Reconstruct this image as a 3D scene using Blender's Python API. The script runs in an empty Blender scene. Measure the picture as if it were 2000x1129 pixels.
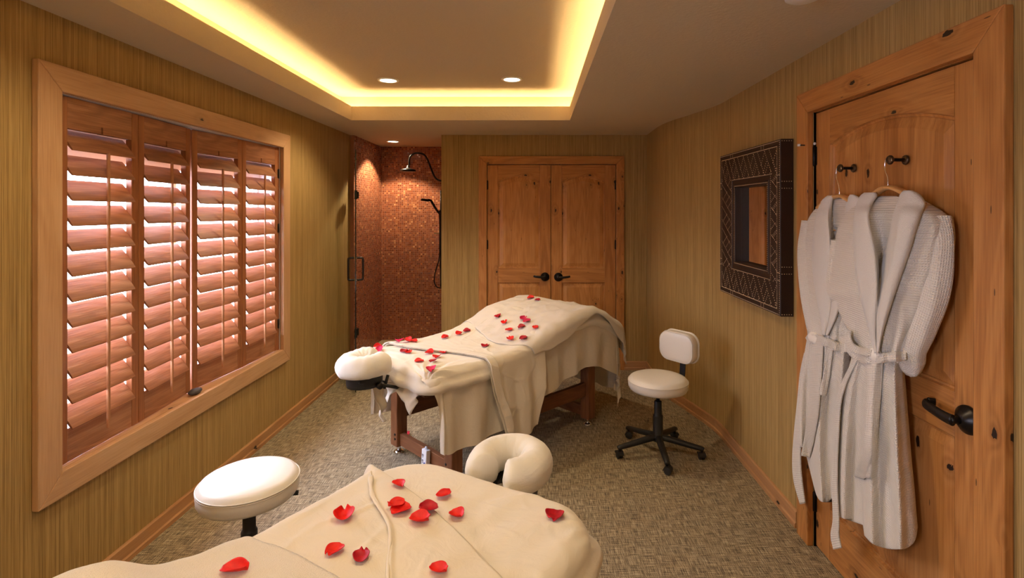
import bpy, bmesh, math, random
from math import sin, cos, pi, sqrt, radians, exp, hypot, atan2
from mathutils import Vector, Matrix, noise
from mathutils.bvhtree import BVHTree

random.seed(7)
scene = bpy.context.scene
COL = scene.collection

# ------------------------------------------------------------------ camera
F = 1020.0                       # focal length in pixels of a 2000 px wide frame
VX, VY = 1045.0, 412.0           # vanishing point of the room's depth
EYE = 1.65
cd = bpy.data.cameras.new('camera')
cam = bpy.data.objects.new('camera', cd)
COL.objects.link(cam)
cam.location = (0, 0, EYE)
cam.rotation_euler = (pi/2, 0, 0)
cd.sensor_width = 36
cd.lens = F/2000*36
cd.shift_x = -(VX-1000)/2000
cd.shift_y = -(564.5-VY)/2000
cd.clip_start = 0.05
scene.camera = cam

# ------------------------------------------------------------------ world, exposure
w = bpy.data.worlds.new('sky')
scene.world = w
w.use_nodes = True
bg = w.node_tree.nodes['Background']
bg.inputs[0].default_value = (0.78, 0.80, 1.0, 1)
bg.inputs[1].default_value = 21.0
vs = scene.view_settings
vs.view_transform = 'Standard'
vs.look = 'None'
vs.exposure = 0.36
vs.gamma = 1.0
vs.use_curve_mapping = False
cy = scene.cycles
cy.max_bounces = 8
cy.diffuse_bounces = 5
cy.glossy_bounces = 4
cy.transmission_bounces = 6
cy.transparent_max_bounces = 8
cy.sample_clamp_indirect = 6.0
cy.caustics_reflective = False
cy.caustics_refractive = False

WL, WR, WB, CZ = -1.93, 1.37, 5.43, 2.44       # left wall, right wall, back wall, ceiling
WREAR = -1.6
YD0, YD1 = 1.60, 2.57                           # entry door

def area(name, loc, rot, sx, sy, power, col, portal=False, spread=None):
    l = bpy.data.lights.new(name, 'AREA')
    l.shape = 'RECTANGLE'; l.size = sx; l.size_y = sy
    l.energy = power; l.color = col
    if spread: l.spread = spread
    if portal: l.cycles.is_portal = True
    o = bpy.data.objects.new(name, l); COL.objects.link(o)
    o.location = loc; o.rotation_euler = rot
    return o
# daylight comes from the world, through this opening
area('window_portal', (-2.16, 3.03, 1.37), (0, -pi/2, 0), 1.6, 1.9, 1, (1, 1, 1), portal=True)

# ------------------------------------------------------------------ mesh helpers
class MB:
    def __init__(s):
        s.v = []; s.f = []; s.uv = {}; s.smooth = []
    def add(s, vs, fs, smooth=False, uvs=None):
        b = len(s.v)
        s.v += [Vector(p) for p in vs]
        for k, f in enumerate(fs):
            s.f.append(tuple(b+i for i in f)); s.smooth.append(smooth)
        if uvs:
            for i, u in enumerate(uvs): s.uv[b+i] = u
        return s
    def box(s, a, b):
        x0, y0, z0 = a; x1, y1, z1 = b
        return s.add([(x0,y0,z0),(x1,y0,z0),(x1,y1,z0),(x0,y1,z0),(x0,y0,z1),(x1,y0,z1),(x1,y1,z1),(x0,y1,z1)],
                     [(0,3,2,1),(4,5,6,7),(0,1,5,4),(1,2,6,5),(2,3,7,6),(3,0,4,7)])
    def obox(s, M, hx, hy, hz):
        vs = [M @ Vector((sx*hx, sy*hy, sz*hz)) for sz in (-1, 1) for (sx, sy) in ((-1,-1),(1,-1),(1,1),(-1,1))]
        return s.add(vs, [(0,3,2,1),(4,5,6,7),(0,1,5,4),(1,2,6,5),(2,3,7,6),(3,0,4,7)])
    def prism(s, pts, map0, map1):
        n = len(pts)
        vs = [map0(*p) for p in pts]+[map1(*p) for p in pts]
        fs = [tuple(range(n)), tuple(range(2*n-1, n-1, -1))]+[(i, (i+1) % n, n+(i+1) % n, n+i) for i in range(n)]
        return s.add(vs, fs)
    def lathe(s, prof, M=None, n=32, smooth=True):
        M = M or Matrix()
        vs = []; fs = []
        m = len(prof)
        for (r, z) in prof:
            for k in range(n):
                a = 2*pi*k/n
                vs.append(M @ Vector((r*cos(a), r*sin(a), z)))
        for i in range(m-1):
            for k in range(n):
                k2 = (k+1) % n
                fs.append((i*n+k, i*n+k2, (i+1)*n+k2, (i+1)*n+k))
        fs.append(tuple(range(n-1, -1, -1))); fs.append(tuple((m-1)*n+k for k in range(n)))
        return s.add(vs, fs, smooth)
    def tube(s, pts, r, n=10, ry=None, smooth=True, up=None, cap=True):
        """swept tube; r a number or a list; ry gives the second radius of an ellipse"""
        pts = [Vector(p) for p in pts]; m = len(pts)
        rs = r if isinstance(r, (list, tuple)) else [r]*m
        ry = ry if ry is not None else rs
        rys = ry if isinstance(ry, (list, tuple)) else [ry]*m
        vs = []; fs = []
        prev = None
        for i, p in enumerate(pts):
            t = (pts[min(i+1, m-1)]-pts[max(i-1, 0)]).normalized()
            if up is not None:
                a = Vector(up).cross(t)
                if a.length < 1e-5: a = t.orthogonal()
            elif prev is None: a = t.orthogonal()
            else:
                a = prev - t*prev.dot(t)
                if a.length < 1e-6: a = t.orthogonal()
            a.normalize(); prev = a
            b = t.cross(a).normalized()
            for k in range(n):
                an = 2*pi*k/n
                vs.append(p+a*(rs[i]*cos(an))+b*(rys[i]*sin(an)))
        for i in range(m-1):
            for k in range(n):
                k2 = (k+1) % n
                fs.append((i*n+k, i*n+k2, (i+1)*n+k2, (i+1)*n+k))
        if cap:
            fs.append(tuple(range(n-1, -1, -1))); fs.append(tuple((m-1)*n+k for k in range(n)))
        return s.add(vs, fs, smooth)
    def grid(s, P, nu, nv, uvf=None, smooth=True):
        """P[i][j] rows of points"""
        vs = [p for row in P for p in row]
        fs = [(i*nv+j, i*nv+j+1, (i+1)*nv+j+1, (i+1)*nv+j) for i in range(nu-1) for j in range(nv-1)]
        return s.add(vs, fs, smooth, uvf)
    def merge(s, o):
        b = len(s.v); s.v += o.v
        s.f += [tuple(i+b for i in f) for f in o.f]; s.smooth += o.smooth
        for k, u in o.uv.items(): s.uv[k+b] = u
        return s

WM = {}          # world matrices of the parents, kept here because nothing is evaluated yet
def wm(o): return WM.get(o.name, Matrix())

def obj(name, mb, mat, parent=None, bevel=0, local=False, solid=0, sub=0, segs=2, origin=None, weld=False, offset=-1):
    M = wm(parent) if parent else Matrix()
    if origin is not None:
        Mo = Matrix.Translation(Vector(origin))
    else: Mo = M
    inv = Mo.inverted()
    vs = mb.v if local else [inv @ p for p in mb.v]
    me = bpy.data.meshes.new(name)
    me.from_pydata([tuple(p) for p in vs], [], mb.f)
    for p, sm in zip(me.polygons, mb.smooth): p.use_smooth = sm
    if mb.uv:
        ul = me.uv_layers.new(name='UVMap')
        for lp in me.loops:
            ul.data[lp.index].uv = mb.uv.get(lp.vertex_index, (0, 0))
    bm = bmesh.new(); bm.from_mesh(me)
    if weld: bmesh.ops.remove_doubles(bm, verts=bm.verts, dist=0.0002)
    bmesh.ops.recalc_face_normals(bm, faces=bm.faces)
    bm.to_mesh(me); bm.free()
    me.materials.append(mat)
    o = bpy.data.objects.new(name, me); COL.objects.link(o)
    if parent: o.parent = parent
    if local and origin is None:
        pass
    if origin is not None:
        L = (M.inverted() @ Mo) if parent else Mo
        o.matrix_basis = L
        WM[o.name] = Mo
    else: WM[o.name] = M
    if solid:
        m = o.modifiers.new('solid', 'SOLIDIFY'); m.thickness = solid; m.offset = offset
    if bevel:
        m = o.modifiers.new('bevel', 'BEVEL'); m.width = bevel; m.segments = segs; m.limit_method = 'ANGLE'; m.angle_limit = radians(35)
        m.harden_normals = False
    if sub:
        m = o.modifiers.new('sub', 'SUBSURF'); m.levels = sub; m.render_levels = sub
    return o

def tag(o, label=None, cat=None, group=None, kind=None):
    if label: o['label'] = label
    if cat: o['category'] = cat
    if group: o['group'] = group
    if kind: o['kind'] = kind
    return o

def thing(name, label, cat, loc=(0, 0, 0), rz=0, group=None, kind=None):
    o = bpy.data.objects.new(name, None); COL.objects.link(o)
    o.empty_display_size = 0.1
    o.location = loc; o.rotation_euler = (0, 0, rz)
    WM[o.name] = Matrix.Translation(Vector(loc)) @ Matrix.Rotation(rz, 4, 'Z')
    return tag(o, label, cat, group, kind)

def struct(name, mb, mat, **k):
    return tag(obj(name, mb, mat, **k), kind='structure')

def nz(x, y=0, z=0, s=1): return noise.noise(Vector((x*s, y*s, z*s)))
def lerp(a, b, t): return a+(b-a)*t
def sstep(a, b, x):
    t = max(0, min(1, (x-a)/(b-a))); return t*t*(3-2*t)
def interp(pts, x):
    """smooth (monotone-ish) interpolation through (x, y...) rows"""
    if x <= pts[0][0]: return list(pts[0][1:])
    if x >= pts[-1][0]: return list(pts[-1][1:])
    for i in range(len(pts)-1):
        if pts[i][0] <= x <= pts[i+1][0]:
            a, b = pts[i], pts[i+1]
            t = (x-a[0])/(b[0]-a[0]); h = b[0]-a[0]
            p0 = pts[i-1] if i > 0 else a
            p3 = pts[i+2] if i+2 < len(pts) else b
            out = []
            for k in range(1, len(a)):
                d = (b[k]-a[k])/h
                m1 = d if p0 is a else ((a[k]-p0[k])/(a[0]-p0[0])+d)/2
                m2 = d if p3 is b else ((p3[k]-b[k])/(p3[0]-b[0])+d)/2
                t2, t3 = t*t, t*t*t
                out.append((2*t3-3*t2+1)*a[k]+(t3-2*t2+t)*h*m1+(-2*t3+3*t2)*b[k]+(t3-t2)*h*m2)
            return out
def catmull(pts, n):
    """n points per span of a smooth curve through pts"""
    pts = [Vector(p) for p in pts]; out = []
    for i in range(len(pts)-1):
        p0 = pts[max(i-1, 0)]; p1 = pts[i]; p2 = pts[i+1]; p3 = pts[min(i+2, len(pts)-1)]
        for k in range(n):
            t = k/n
            out.append(0.5*((2*p1)+(p2-p0)*t+(2*p0-5*p1+4*p2-p3)*t*t+(3*p1-p0-3*p2+p3)*t**3))
    out.append(pts[-1]); return out

# ------------------------------------------------------------------ materials
class NT:
    def __init__(s, name):
        s.m = bpy.data.materials.new(name); s.m.use_nodes = True
        s.t = s.m.node_tree; s.b = s.t.nodes['Principled BSDF']; s.out = s.t.nodes['Material Output']
    def n(s, typ, ins=None, **props):
        nd = s.t.nodes.new(typ)
        for k, v in props.items(): setattr(nd, k, v)
        for k, v in (ins or {}).items():
            if isinstance(v, bpy.types.NodeSocket): s.t.links.new(v, nd.inputs[k])
            else: nd.inputs[k].default_value = v
        return nd
    def coord(s, scale=(1, 1, 1), kind='Object', rot=(0, 0, 0), loc=(0, 0, 0)):
        tc = s.n('ShaderNodeTexCoord')
        mp = s.n('ShaderNodeMapping', {'Vector': tc.outputs[kind], 'Scale': scale, 'Rotation': rot, 'Location': loc})
        return mp.outputs[0]
    def noise(s, vec, scale=1, detail=3, rough=.5, dist=0):
        return s.n('ShaderNodeTexNoise', {'Vector': vec, 'Scale': scale, 'Detail': detail, 'Roughness': rough, 'Distortion': dist}).outputs[0]
    def ramp(s, fac, stops):
        r = s.n('ShaderNodeValToRGB', {'Fac': fac})
        e = r.color_ramp.elements
        while len(e) > 1: e.remove(e[0])
        e[0].position = stops[0][0]; e[0].color = col(stops[0][1])
        for p, c in stops[1:]:
            x = e.new(p); x.color = col(c)
        return r.outputs[0]
    def math(s, op, a, b=0.0, c=0.0, clamp=False):
        return s.n('ShaderNodeMath', {0: a, 1: b, 2: c}, operation=op, use_clamp=clamp).outputs[0]
    def mix(s, f, a, b, mode='MIX'):
        nd = s.n('ShaderNodeMix', data_type='RGBA', blend_type=mode)
        for k, v in ((0, f), (6, a), (7, b)):
            if isinstance(v, bpy.types.NodeSocket): s.t.links.new(v, nd.inputs[k])
            else: nd.inputs[k].default_value = (v if k == 0 else col(v))
        return nd.outputs[2]
    def bump(s, h, strength=.3, dist=.01, prev=None):
        ins = {'Height': h, 'Strength': strength, 'Distance': dist}
        if prev: ins['Normal'] = prev
        return s.n('ShaderNodeBump', ins).outputs[0]
    def set(s, **k):
        names = dict(base='Base Color', rough='Roughness', metal='Metallic', normal='Normal', spec='Specular IOR Level',
                     sheen='Sheen Weight', coat='Coat Weight', trans='Transmission Weight', sss='Subsurface Weight')
        for a, v in k.items():
            i = s.b.inputs[names[a]]
            if isinstance(v, bpy.types.NodeSocket): s.t.links.new(v, i)
            else: i.default_value = col(v) if a == 'base' else v
        return s.m
def col(c):
    if isinstance(c, (int, float)): return (c, c, c, 1)
    return tuple(c) if len(c) == 4 else (*c, 1)

def wood(name, axis, light, mid, dark, rough=.42, knots=1.0, planks=None, ringf=26, bump=.08, gloss_grain=0.0, seed=0):
    """axis = grain direction 0/1/2; planks = (axis across, width)"""
    t = NT(name)
    def sc(al, ac): return tuple(al if i == axis else ac for i in range(3))
    off = (seed*3.1, seed*1.7, seed*2.3)
    big = t.noise(t.coord(sc(.7, 4.5), loc=off), 1, 3, .55, .6)
    # knots
    sx = t.n('ShaderNodeSeparateXYZ', {0: t.coord((1, 1, 1), loc=off)})
    ac = [i for i in range(3) if i != axis]
    across = t.math('ADD', sx.outputs[ac[0]], sx.outputs[ac[1]])
    def flat(al, cr): return t.n('ShaderNodeCombineXYZ', {0: t.math('MULTIPLY', sx.outputs[axis], al), 1: t.math('MULTIPLY', across, cr), 2: 0.0}).outputs[0]
    kv = t.n('ShaderNodeTexVoronoi', {'Vector': flat(3.2, 6.0), 'Scale': 1.0, 'Randomness': 1.0}, voronoi_dimensions='2D')
    kd, kc = kv.outputs['Distance'], kv.outputs['Color']
    sel = t.n('ShaderNodeSeparateColor', {0: kc}).outputs[0]
    on = t.math('GREATER_THAN', sel, 1-.45*knots)
    near = t.math('SUBTRACT', 1.0, t.math('MULTIPLY', kd, 3.0), clamp=True)
    near = t.math('MULTIPLY', t.math('POWER', near, 2.2), on)
    base = t.math('ADD', big, t.math('MULTIPLY', near, .30))
    rings = t.math('SINE', t.math('MULTIPLY', base, ringf*2.2))
    rings = t.math('MULTIPLY_ADD', rings, .5, .5)
    fine = t.noise(t.coord(sc(5, 160), loc=off), 1, 2, .6)
    f = t.math('ADD', t.math('MULTIPLY', rings, .13), t.math('MULTIPLY', fine, .45))
    f = t.math('ADD', f, t.math('MULTIPLY', big, .36))
    if planks:
        pa, pw = planks
        sp = t.n('ShaderNodeSeparateXYZ', {0: t.coord((1, 1, 1), loc=(seed*.37,)*3)}).outputs[pa]
        cell = t.math('FLOOR', t.math('DIVIDE', sp, pw))
        wn = t.n('ShaderNodeTexWhiteNoise', {'W': cell}, noise_dimensions='1D').outputs[0]
        f = t.math('ADD', f, t.math('MULTIPLY_ADD', wn, .24, -.12))
    c = t.ramp(f, [(.24, dark), (.50, mid), (.76, light)])
    c = t.mix(t.math('MULTIPLY', near, .55), c, tuple(x*.55 for x in dark))
    core = t.math('MULTIPLY', t.math('LESS_THAN', t.math('ADD', kd, t.math('MULTIPLY', t.noise(t.coord(sc(14, 40), loc=off), 1, 3, .7), .22)), .150), on)
    c = t.mix(core, c, (.02, .008, .004))
    # thin dark cracks along the grain
    cr = t.n('ShaderNodeTexVoronoi', {'Vector': flat(2.3, 13.0), 'Scale': 1.0}, voronoi_dimensions='2D')
    ce = t.math('MULTIPLY', t.math('LESS_THAN', t.math('ADD', cr.outputs['Distance'], t.math('MULTIPLY', fine, .04)), .045*min(1, knots)+.0001),
                t.math('GREATER_THAN', t.n('ShaderNodeSeparateColor', {0: cr.outputs['Color']}).outputs[1], .5))
    c = t.mix(t.math('MULTIPLY', ce, .8), c, (.03, .012, .006))
    r = t.math('MULTIPLY_ADD', fine, .2, rough-.1)
    return t.set(base=c, rough=r, normal=t.bump(t.math('ADD', fine, t.math('MULTIPLY', rings, gloss_grain)), bump+gloss_grain*.6, .0015), spec=.45)

AL = dict(light=(.64, .32, .105), mid=(.50, .22, .06), dark=(.31, .115, .027))
def alder(name, axis, **k): return wood(name, axis, AL['light'], AL['mid'], AL['dark'], **k)
M = {}
M['alder_z'] = alder('knotty_alder_upright', 2, seed=1)
M['alder_z2'] = alder('knotty_alder_panel', 2, seed=2, planks=(0, .085))
M['alder_z3'] = alder('knotty_alder_entry_panel', 2, seed=3, planks=(1, .085))
M['alder_x'] = alder('knotty_alder_rail_across', 0, seed=4)
M['alder_y'] = alder('knotty_alder_rail_along', 1, seed=5)
CS = dict(light=(.70, .46, .26), mid=(.61, .37, .19), dark=(.46, .25, .115))
M['case_z'] = wood('casing_upright', 2, CS['light'], CS['mid'], CS['dark'], knots=.25, seed=6, ringf=14)
M['case_y'] = wood('casing_level', 1, CS['light'], CS['mid'], CS['dark'], knots=.25, seed=7, ringf=14)
M['base_y'] = wood('baseboard_wood', 1, (.56, .32, .15), (.47, .245, .105), (.34, .16, .06), knots=.6, seed=8, ringf=12)
M['base_x'] = wood('baseboard_wood_back', 0, (.56, .32, .15), (.47, .245, .105), (.34, .16, .06), knots=.3, seed=8, ringf=12)
SH = dict(light=(.44, .185, .075), mid=(.33, .125, .048), dark=(.20, .068, .025))
M['shut_z'] = wood('shutter_stile_wood', 2, SH['light'], SH['mid'], SH['dark'], knots=0, rough=.38, seed=9)
M['shut_y'] = wood('shutter_louver_wood', 1, (.46, .19, .085), (.36, .135, .058), (.23, .08, .032), knots=0, rough=.36, seed=10, ringf=30, gloss_grain=.5, bump=.15)
M['rod'] = wood('tilt_rod_wood', 2, (.52, .27, .13), (.45, .21, .095), (.33, .14, .06), knots=0, seed=11)
M['table_wood'] = wood('table_leg_wood', 2, (.30, .13, .055), (.22, .085, .034), (.13, .045, .018), knots=0, seed=12)
M['table_rail'] = wood('table_rail_wood', 1, (.30, .13, .055), (.22, .085, .034), (.13, .045, .018), knots=0, seed=13)
M['hanger'] = wood('hanger_wood', 1, (.78, .47, .19), (.70, .38, .14), (.55, .27, .09), knots=0, seed=14, rough=.3)

def wallpaper():
    t = NT('grasscloth_wallpaper')
    a = t.noise(t.coord((210, 210, 1.3)), 1, 3, .65)
    b = t.noise(t.coord((60, 60, .5), loc=(3, 3, 3)), 1, 2, .5)
    g = t.noise(t.coord((430, 430, 9), loc=(1, 2, 3)), 1, 1, .5)
    f = t.math('ADD', t.math('MULTIPLY', a, .66), t.math('ADD', t.math('MULTIPLY', b, .12), t.math('MULTIPLY', g, .22)))
    c = t.ramp(f, [(.32, (.21, .125, .038)), (.5, (.40, .262, .092)), (.68, (.58, .405, .165))])
    return t.set(base=c, rough=.6, normal=t.bump(a, .25, .002), spec=.3)
M['wall'] = wallpaper()
def plaster():
    t = NT('textured_ceiling_plaster')
    a = t.noise(t.coord((55, 55, 55)), 1, 4, .6)
    return t.set(base=(.60, .505, .365), rough=.85, normal=t.bump(a, .35, .006), spec=.2)
M['ceiling'] = plaster()
def carpet():
    t = NT('woven_floor_matting')
    h = t.noise(t.coord((14, 260, 1)), 1, 2, .6)
    v = t.noise(t.coord((260, 14, 1), loc=(5, 5, 0)), 1, 2, .6)
    pat = t.noise(t.coord((30, 30, 1), loc=(9, 2, 0)), 1, 3, .6)
    ck = t.n('ShaderNodeTexChecker', {'Vector': t.coord((1, 1, 1)), 'Scale': 210.0}).outputs['Fac']
    sel = t.math('GREATER_THAN', t.math('ADD', t.math('MULTIPLY', ck, .45), pat), .73)
    f = t.n('ShaderNodeMix', {0: sel, 2: h, 3: v}, data_type='FLOAT').outputs[0]
    f2 = t.math('ADD', t.math('MULTIPLY', f, .75), t.math('MULTIPLY', t.math('ADD', h, v), .125))
    c = t.ramp(f2, [(.36, (.035, .025, .015)), (.44, (.14, .102, .056)), (.51, (.31, .24, .14)), (.58, (.49, .405, .25)), (.66, (.66, .58, .40))])
    tint = t.noise(t.coord((2.2, 40, 1), loc=(2, 8, 0)), 1, 2)
    c = t.mix(t.math('MULTIPLY', tint, .35), c, (.16, .145, .12))
    return t.set(base=c, rough=.7, normal=t.bump(f, .5, .002), spec=.25)
M['carpet'] = carpet()
def tiles(name, ax, floor=False):
    """small glossy mosaic: ax = axis that runs across, z up"""
    t = NT(name)
    P = .0235
    sp = t.n('ShaderNodeSeparateXYZ', {0: t.coord((1/P, 1/P, 1/P))})
    u, v = sp.outputs[ax], sp.outputs[2]
    cu, cv = t.math('FLOOR', u), t.math('FLOOR', v)
    fu, fv = t.math('FRACT', u), t.math('FRACT', v)
    def edge(x): return t.math('MINIMUM', x, t.math('SUBTRACT', 1.0, x))
    e = t.math('MINIMUM', edge(fu), edge(fv))
    grout = t.math('LESS_THAN', e, .11)
    cb = t.n('ShaderNodeCombineXYZ', {0: cu, 1: cv, 2: 3.0}).outputs[0]
    wn = t.n('ShaderNodeTexWhiteNoise', {'Vector': cb}, noise_dimensions='3D')
    c = t.ramp(wn.outputs[0], [(0, (.14, .032, .012)), (.3, (.22, .052, .018)), (.75, (.30, .080, .028)), (.93, (.42, .14, .048)), (1, (.66, .32, .14))])
    c = t.mix(grout, c, (.36, .155, .085))
    # every tile is tipped a little its own way
    tilt = t.n('ShaderNodeSeparateColor', {0: wn.outputs[1]})
    h = t.math('ADD', t.math('MULTIPLY', t.math('SUBTRACT', fu, .5), t.math('SUBTRACT', tilt.outputs[0], .5)),
               t.math('MULTIPLY', t.math('SUBTRACT', fv, .5), t.math('SUBTRACT', tilt.outputs[1], .5)))
    h = t.math('ADD', t.math('MULTIPLY', h, .35), t.math('MINIMUM', e, .12))
    r = t.math('MULTIPLY_ADD', tilt.outputs[2], .25, .16)
    r = t.math('MAXIMUM', r, t.math('MULTIPLY', grout, .8))
    return t.set(base=c, rough=r, normal=t.bump(h, .9, .010), spec=.6)
M['tile_x'] = tiles('copper_mosaic_back', 0)
M['tile_y'] = tiles('copper_mosaic_side', 1)

def plain(name, c, rough=.5, metal=0, spec=.5, bump=None, **k):
    t = NT(name)
    if bump:
        sc_, st, ds = bump
        k['normal'] = t.bump(t.noise(t.coord((sc_,)*3), 1, 3, .6), st, ds)
    return t.set(base=c, rough=rough, metal=metal, spec=spec, **k)
M['snow'] = plain('snow', (.8, .82, .88), .8)
M['stone_floor'] = plain('shower_floor_stone', (.48, .36, .22), .6, bump=(30, .2, .004))
M['bronze'] = plain('oil_rubbed_bronze', (.018, .014, .012), .32, .6)
M['black'] = plain('black_plastic', (.012, .012, .012), .45, bump=(300, .15, .001))
M['rubber'] = plain('caster_rubber', (.02, .02, .022), .5)
M['chrome'] = plain('chrome', (.8, .8, .82), .12, 1)
M['vinyl'] = plain('cream_vinyl', (.82, .77, .68), .34, bump=(240, .12, .001))
M['piping'] = plain('cream_vinyl_seam', (.74, .69, .60), .4)
M['white_trim'] = plain('white_trim', (.8, .78, .74), .4)
M['white_frame'] = plain('white_window_frame', (.75, .72, .72), .5)
M['power'] = plain('white_plastic', (.82, .83, .86), .35)
M['socket'] = plain('socket_dark', (.06, .05, .08), .5)
M['blue_switch'] = plain('blue_switch', (.03, .06, .35), .3)
M['stone'] = plain('grey_river_stone', (.06, .055, .06), .55, bump=(60, .2, .004))
M['leather'] = plain('dark_embossed_leather', (.024, .009, .004), .5, bump=(170, .35, .002))
M['nail'] = plain('antique_nailheads', (.58, .45, .30), .4, .35)
M['soap'] = plain('green_bottle', (.10, .22, .05), .3)
M['soap_cap'] = plain('amber_bar', (.55, .33, .10), .4)
M['blue_label'] = plain('blue_label', (.30, .36, .58), .7)
def mirror():
    t = NT('mirror_glass'); return t.set(base=(.80, .74, .66), rough=.02, metal=1)
M['mirror'] = mirror()
def glass(name, tint):
    t = NT(name)
    tr = t.n('ShaderNodeBsdfTransparent', {0: col(tint)})
    gl = t.n('ShaderNodeBsdfGlossy', {0: (1, 1, 1, 1), 'Roughness': .01})
    fr = t.math('MULTIPLY_ADD', t.math('POWER', t.n('ShaderNodeLayerWeight', {0: .5}).outputs['Facing'], 5.0), .8, .04)
    mx = t.n('ShaderNodeMixShader', {0: fr, 1: tr.outputs[0], 2: gl.outputs[0]})
    t.t.links.new(mx.outputs[0], t.out.inputs[0]); return t.m
M['pane'] = glass('window_pane_glass', (.97, .98, 1))
M['door_glass'] = glass('shower_door_glass', (.90, .95, .92))
M['glass_edge'] = plain('glass_edge', (.01, .014, .012), .1)
def emit(name, c, s):
    t = NT(name); e = t.n('ShaderNodeEmission', {0: col(c), 1: s}); t.t.links.new(e.outputs[0], t.out.inputs[0]); return t.m
M['cove'] = emit('cove_rope_light', (1, .70, .32), 55)
M['lamp'] = emit('downlight_lens', (1, .86, .62), 9)

def cotton(name, c, bumps, sheen=.2):
    t = NT(name)
    v = t.coord((1, 1, 1))
    nrm = None
    a = t.noise(t.coord((9, 9, 9)), 1, 5, .62, 1.2)
    nrm = t.bump(a, bumps, .012)
    rd = t.n('ShaderNodeTexNoise', {'Vector': t.coord((4.2, 6.5, 4.2)), 'Scale': 1.0, 'Detail': 3.0, 'Roughness': .5, 'Distortion': .9}, noise_type='RIDGED_MULTIFRACTAL').outputs[0]
    nrm = t.bump(rd, bumps*1.3, .010, nrm)
    b = t.noise(t.coord((500, 500, 500)), 1, 1)
    nrm = t.bump(b, .12, .001, nrm)
    return t.set(base=c, rough=.8, normal=nrm, sheen=sheen, spec=.2)
M['sheet'] = cotton('cream_cotton_sheet', (.75, .67, .53), .35)
M['sheet2'] = cotton('cream_cotton_fitted_sheet', (.77, .70, .57), .30)
M['cradle_cover'] = cotton('cradle_flannel_cover', (.84, .80, .70), .45)
def terry(name, c, sc=330, st=.9):
    t = NT(name)
    b = t.noise(t.coord((sc,)*3), 1, 2, .6)
    cc = t.mix(t.math('MULTIPLY', b, .5), c, tuple(x*.8 for x in c))
    lg = t.noise(t.coord((12, 12, 12)), 1, 3, .5, .6)
    return t.set(base=cc, rough=.95, normal=t.bump(b, st, .004, t.bump(lg, .25, .012)), sheen=.5, spec=.1)
M['towel'] = terry('terry_blanket', (.86, .77, .62))
M['robe_terry'] = terry('robe_terry_lapel', (.91, .86, .78), 380)
def waffle():
    t = NT('white_waffle_weave')
    sp = t.n('ShaderNodeSeparateXYZ', {0: t.coord((1, 1, 1), kind='UV')})
    def w_(x): return t.math('ABSOLUTE', t.math('SINE', t.math('MULTIPLY', x, pi/.0085)))
    h = t.math('MINIMUM', w_(sp.outputs[0]), w_(sp.outputs[1]))
    c = t.mix(h, (.94, .89, .80), (.80, .73, .62))
    lg = t.noise(t.coord((10, 10, 4)), 1, 3, .5, .5)
    return t.set(base=c, rough=.9, normal=t.bump(t.math('SUBTRACT', 1.0, h), .8, .003, t.bump(lg, .3, .015)), sheen=.3, spec=.15)
M['waffle'] = waffle()
def petal(name, c1, c2):
    t = NT(name)
    a = t.noise(t.coord((60, 60, 60)), 1, 3)
    c = t.ramp(a, [(.3, c1), (.7, c2)])
    return t.set(base=c, rough=.5, spec=.3)
M['petal_a'] = petal('red_petal', (.62, .006, .008), (.80, .018, .010))
M['petal_b'] = petal('crimson_petal', (.32, .002, .014), (.50, .006, .02))
M['petal_c'] = petal('pinkish_red_petal', (.55, .006, .07), (.66, .02, .09))
# ================================================================== ROOM
# right wall plan: straight, a slanting bend, straight again to the back corner
RW = [(1.163, 5.43), (1.155, 4.95), (1.160, 4.80), (1.176, 4.66), (1.205, 4.53), (1.245, 4.40), (1.30, 4.19), (1.345, 4.01), (1.362, 3.92), (1.369, 3.82), (1.37, 3.70)]
def RWc():
    out = []
    for i in range(len(RW)-1): out.append(RW[i])
    out.append(RW[-1]); return out

m = MB(); m.box((-2.2, WREAR-.2, -.1), (1.6, WB+.0, 0)); m.box((-.84, WB, -.1), (1.6, WB+.2, 0)); struct('floor', m, M['carpet'])
m = MB(); m.box((-1.95, WB+.001, -.1), (-.84, 6.56, .06)); struct('trim_9', m, M['stone_floor'])

# window opening in the left wall: casing inner edge
WY0, WY1, WZ0, WZ1 = 2.105, 3.955, .600, 2.130
m = MB()
RY0, RY1, RZ0, RZ1 = -1.40, -.55, .80, 2.10        # opening for an added, unseen window behind the camera
m.box((-2.13, WREAR, 0), (WL, RY0, 2.75)); m.box((-2.13, RY1, 0), (WL, WY0, 2.75)); m.box((-2.13, RY0, 0), (WL, RY1, RZ0)); m.box((-2.13, RY0, RZ1), (WL, RY1, 2.75)); m.box((-2.13, WY1, 0), (WL, WB+.02, 2.75))
m.box((-2.13, WY0, 0), (WL, WY1, WZ0-.021)); m.box((-2.13, WY0, WZ1), (WL, WY1, 2.75))
struct('wall_left', m, M['wall'])

# right wall with door opening
m = MB()
DZ = 2.14
pts = RWc()
def rx(p): return p
for i in range(len(pts)-1):
    (xa, ya), (xb, yb) = pts[i], pts[i+1]
    m.add([(xa, ya, 0), (xb, yb, 0), (xb, yb, 2.5), (xa, ya, 2.5)], [(0, 1, 2, 3)], True)
m.add([(1.37, 3.70, 0), (1.37, YD1, 0), (1.37, YD1, 2.5), (1.37, 3.70, 2.5)], [(0, 1, 2, 3)])
m.add([(1.37, YD1, DZ), (1.37, YD0, DZ), (1.37, YD0, 2.5), (1.37, YD1, 2.5)], [(0, 1, 2, 3)])
m.add([(1.37, YD0, 0), (1.37, WREAR, 0), (1.37, WREAR, 2.5), (1.37, YD0, 2.5)], [(0, 1, 2, 3)])
m.add([(1.37, YD1, 0), (1.53, YD1, 0), (1.53, YD1, DZ), (1.37, YD1, DZ)], [(0, 1, 2, 3)])
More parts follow.
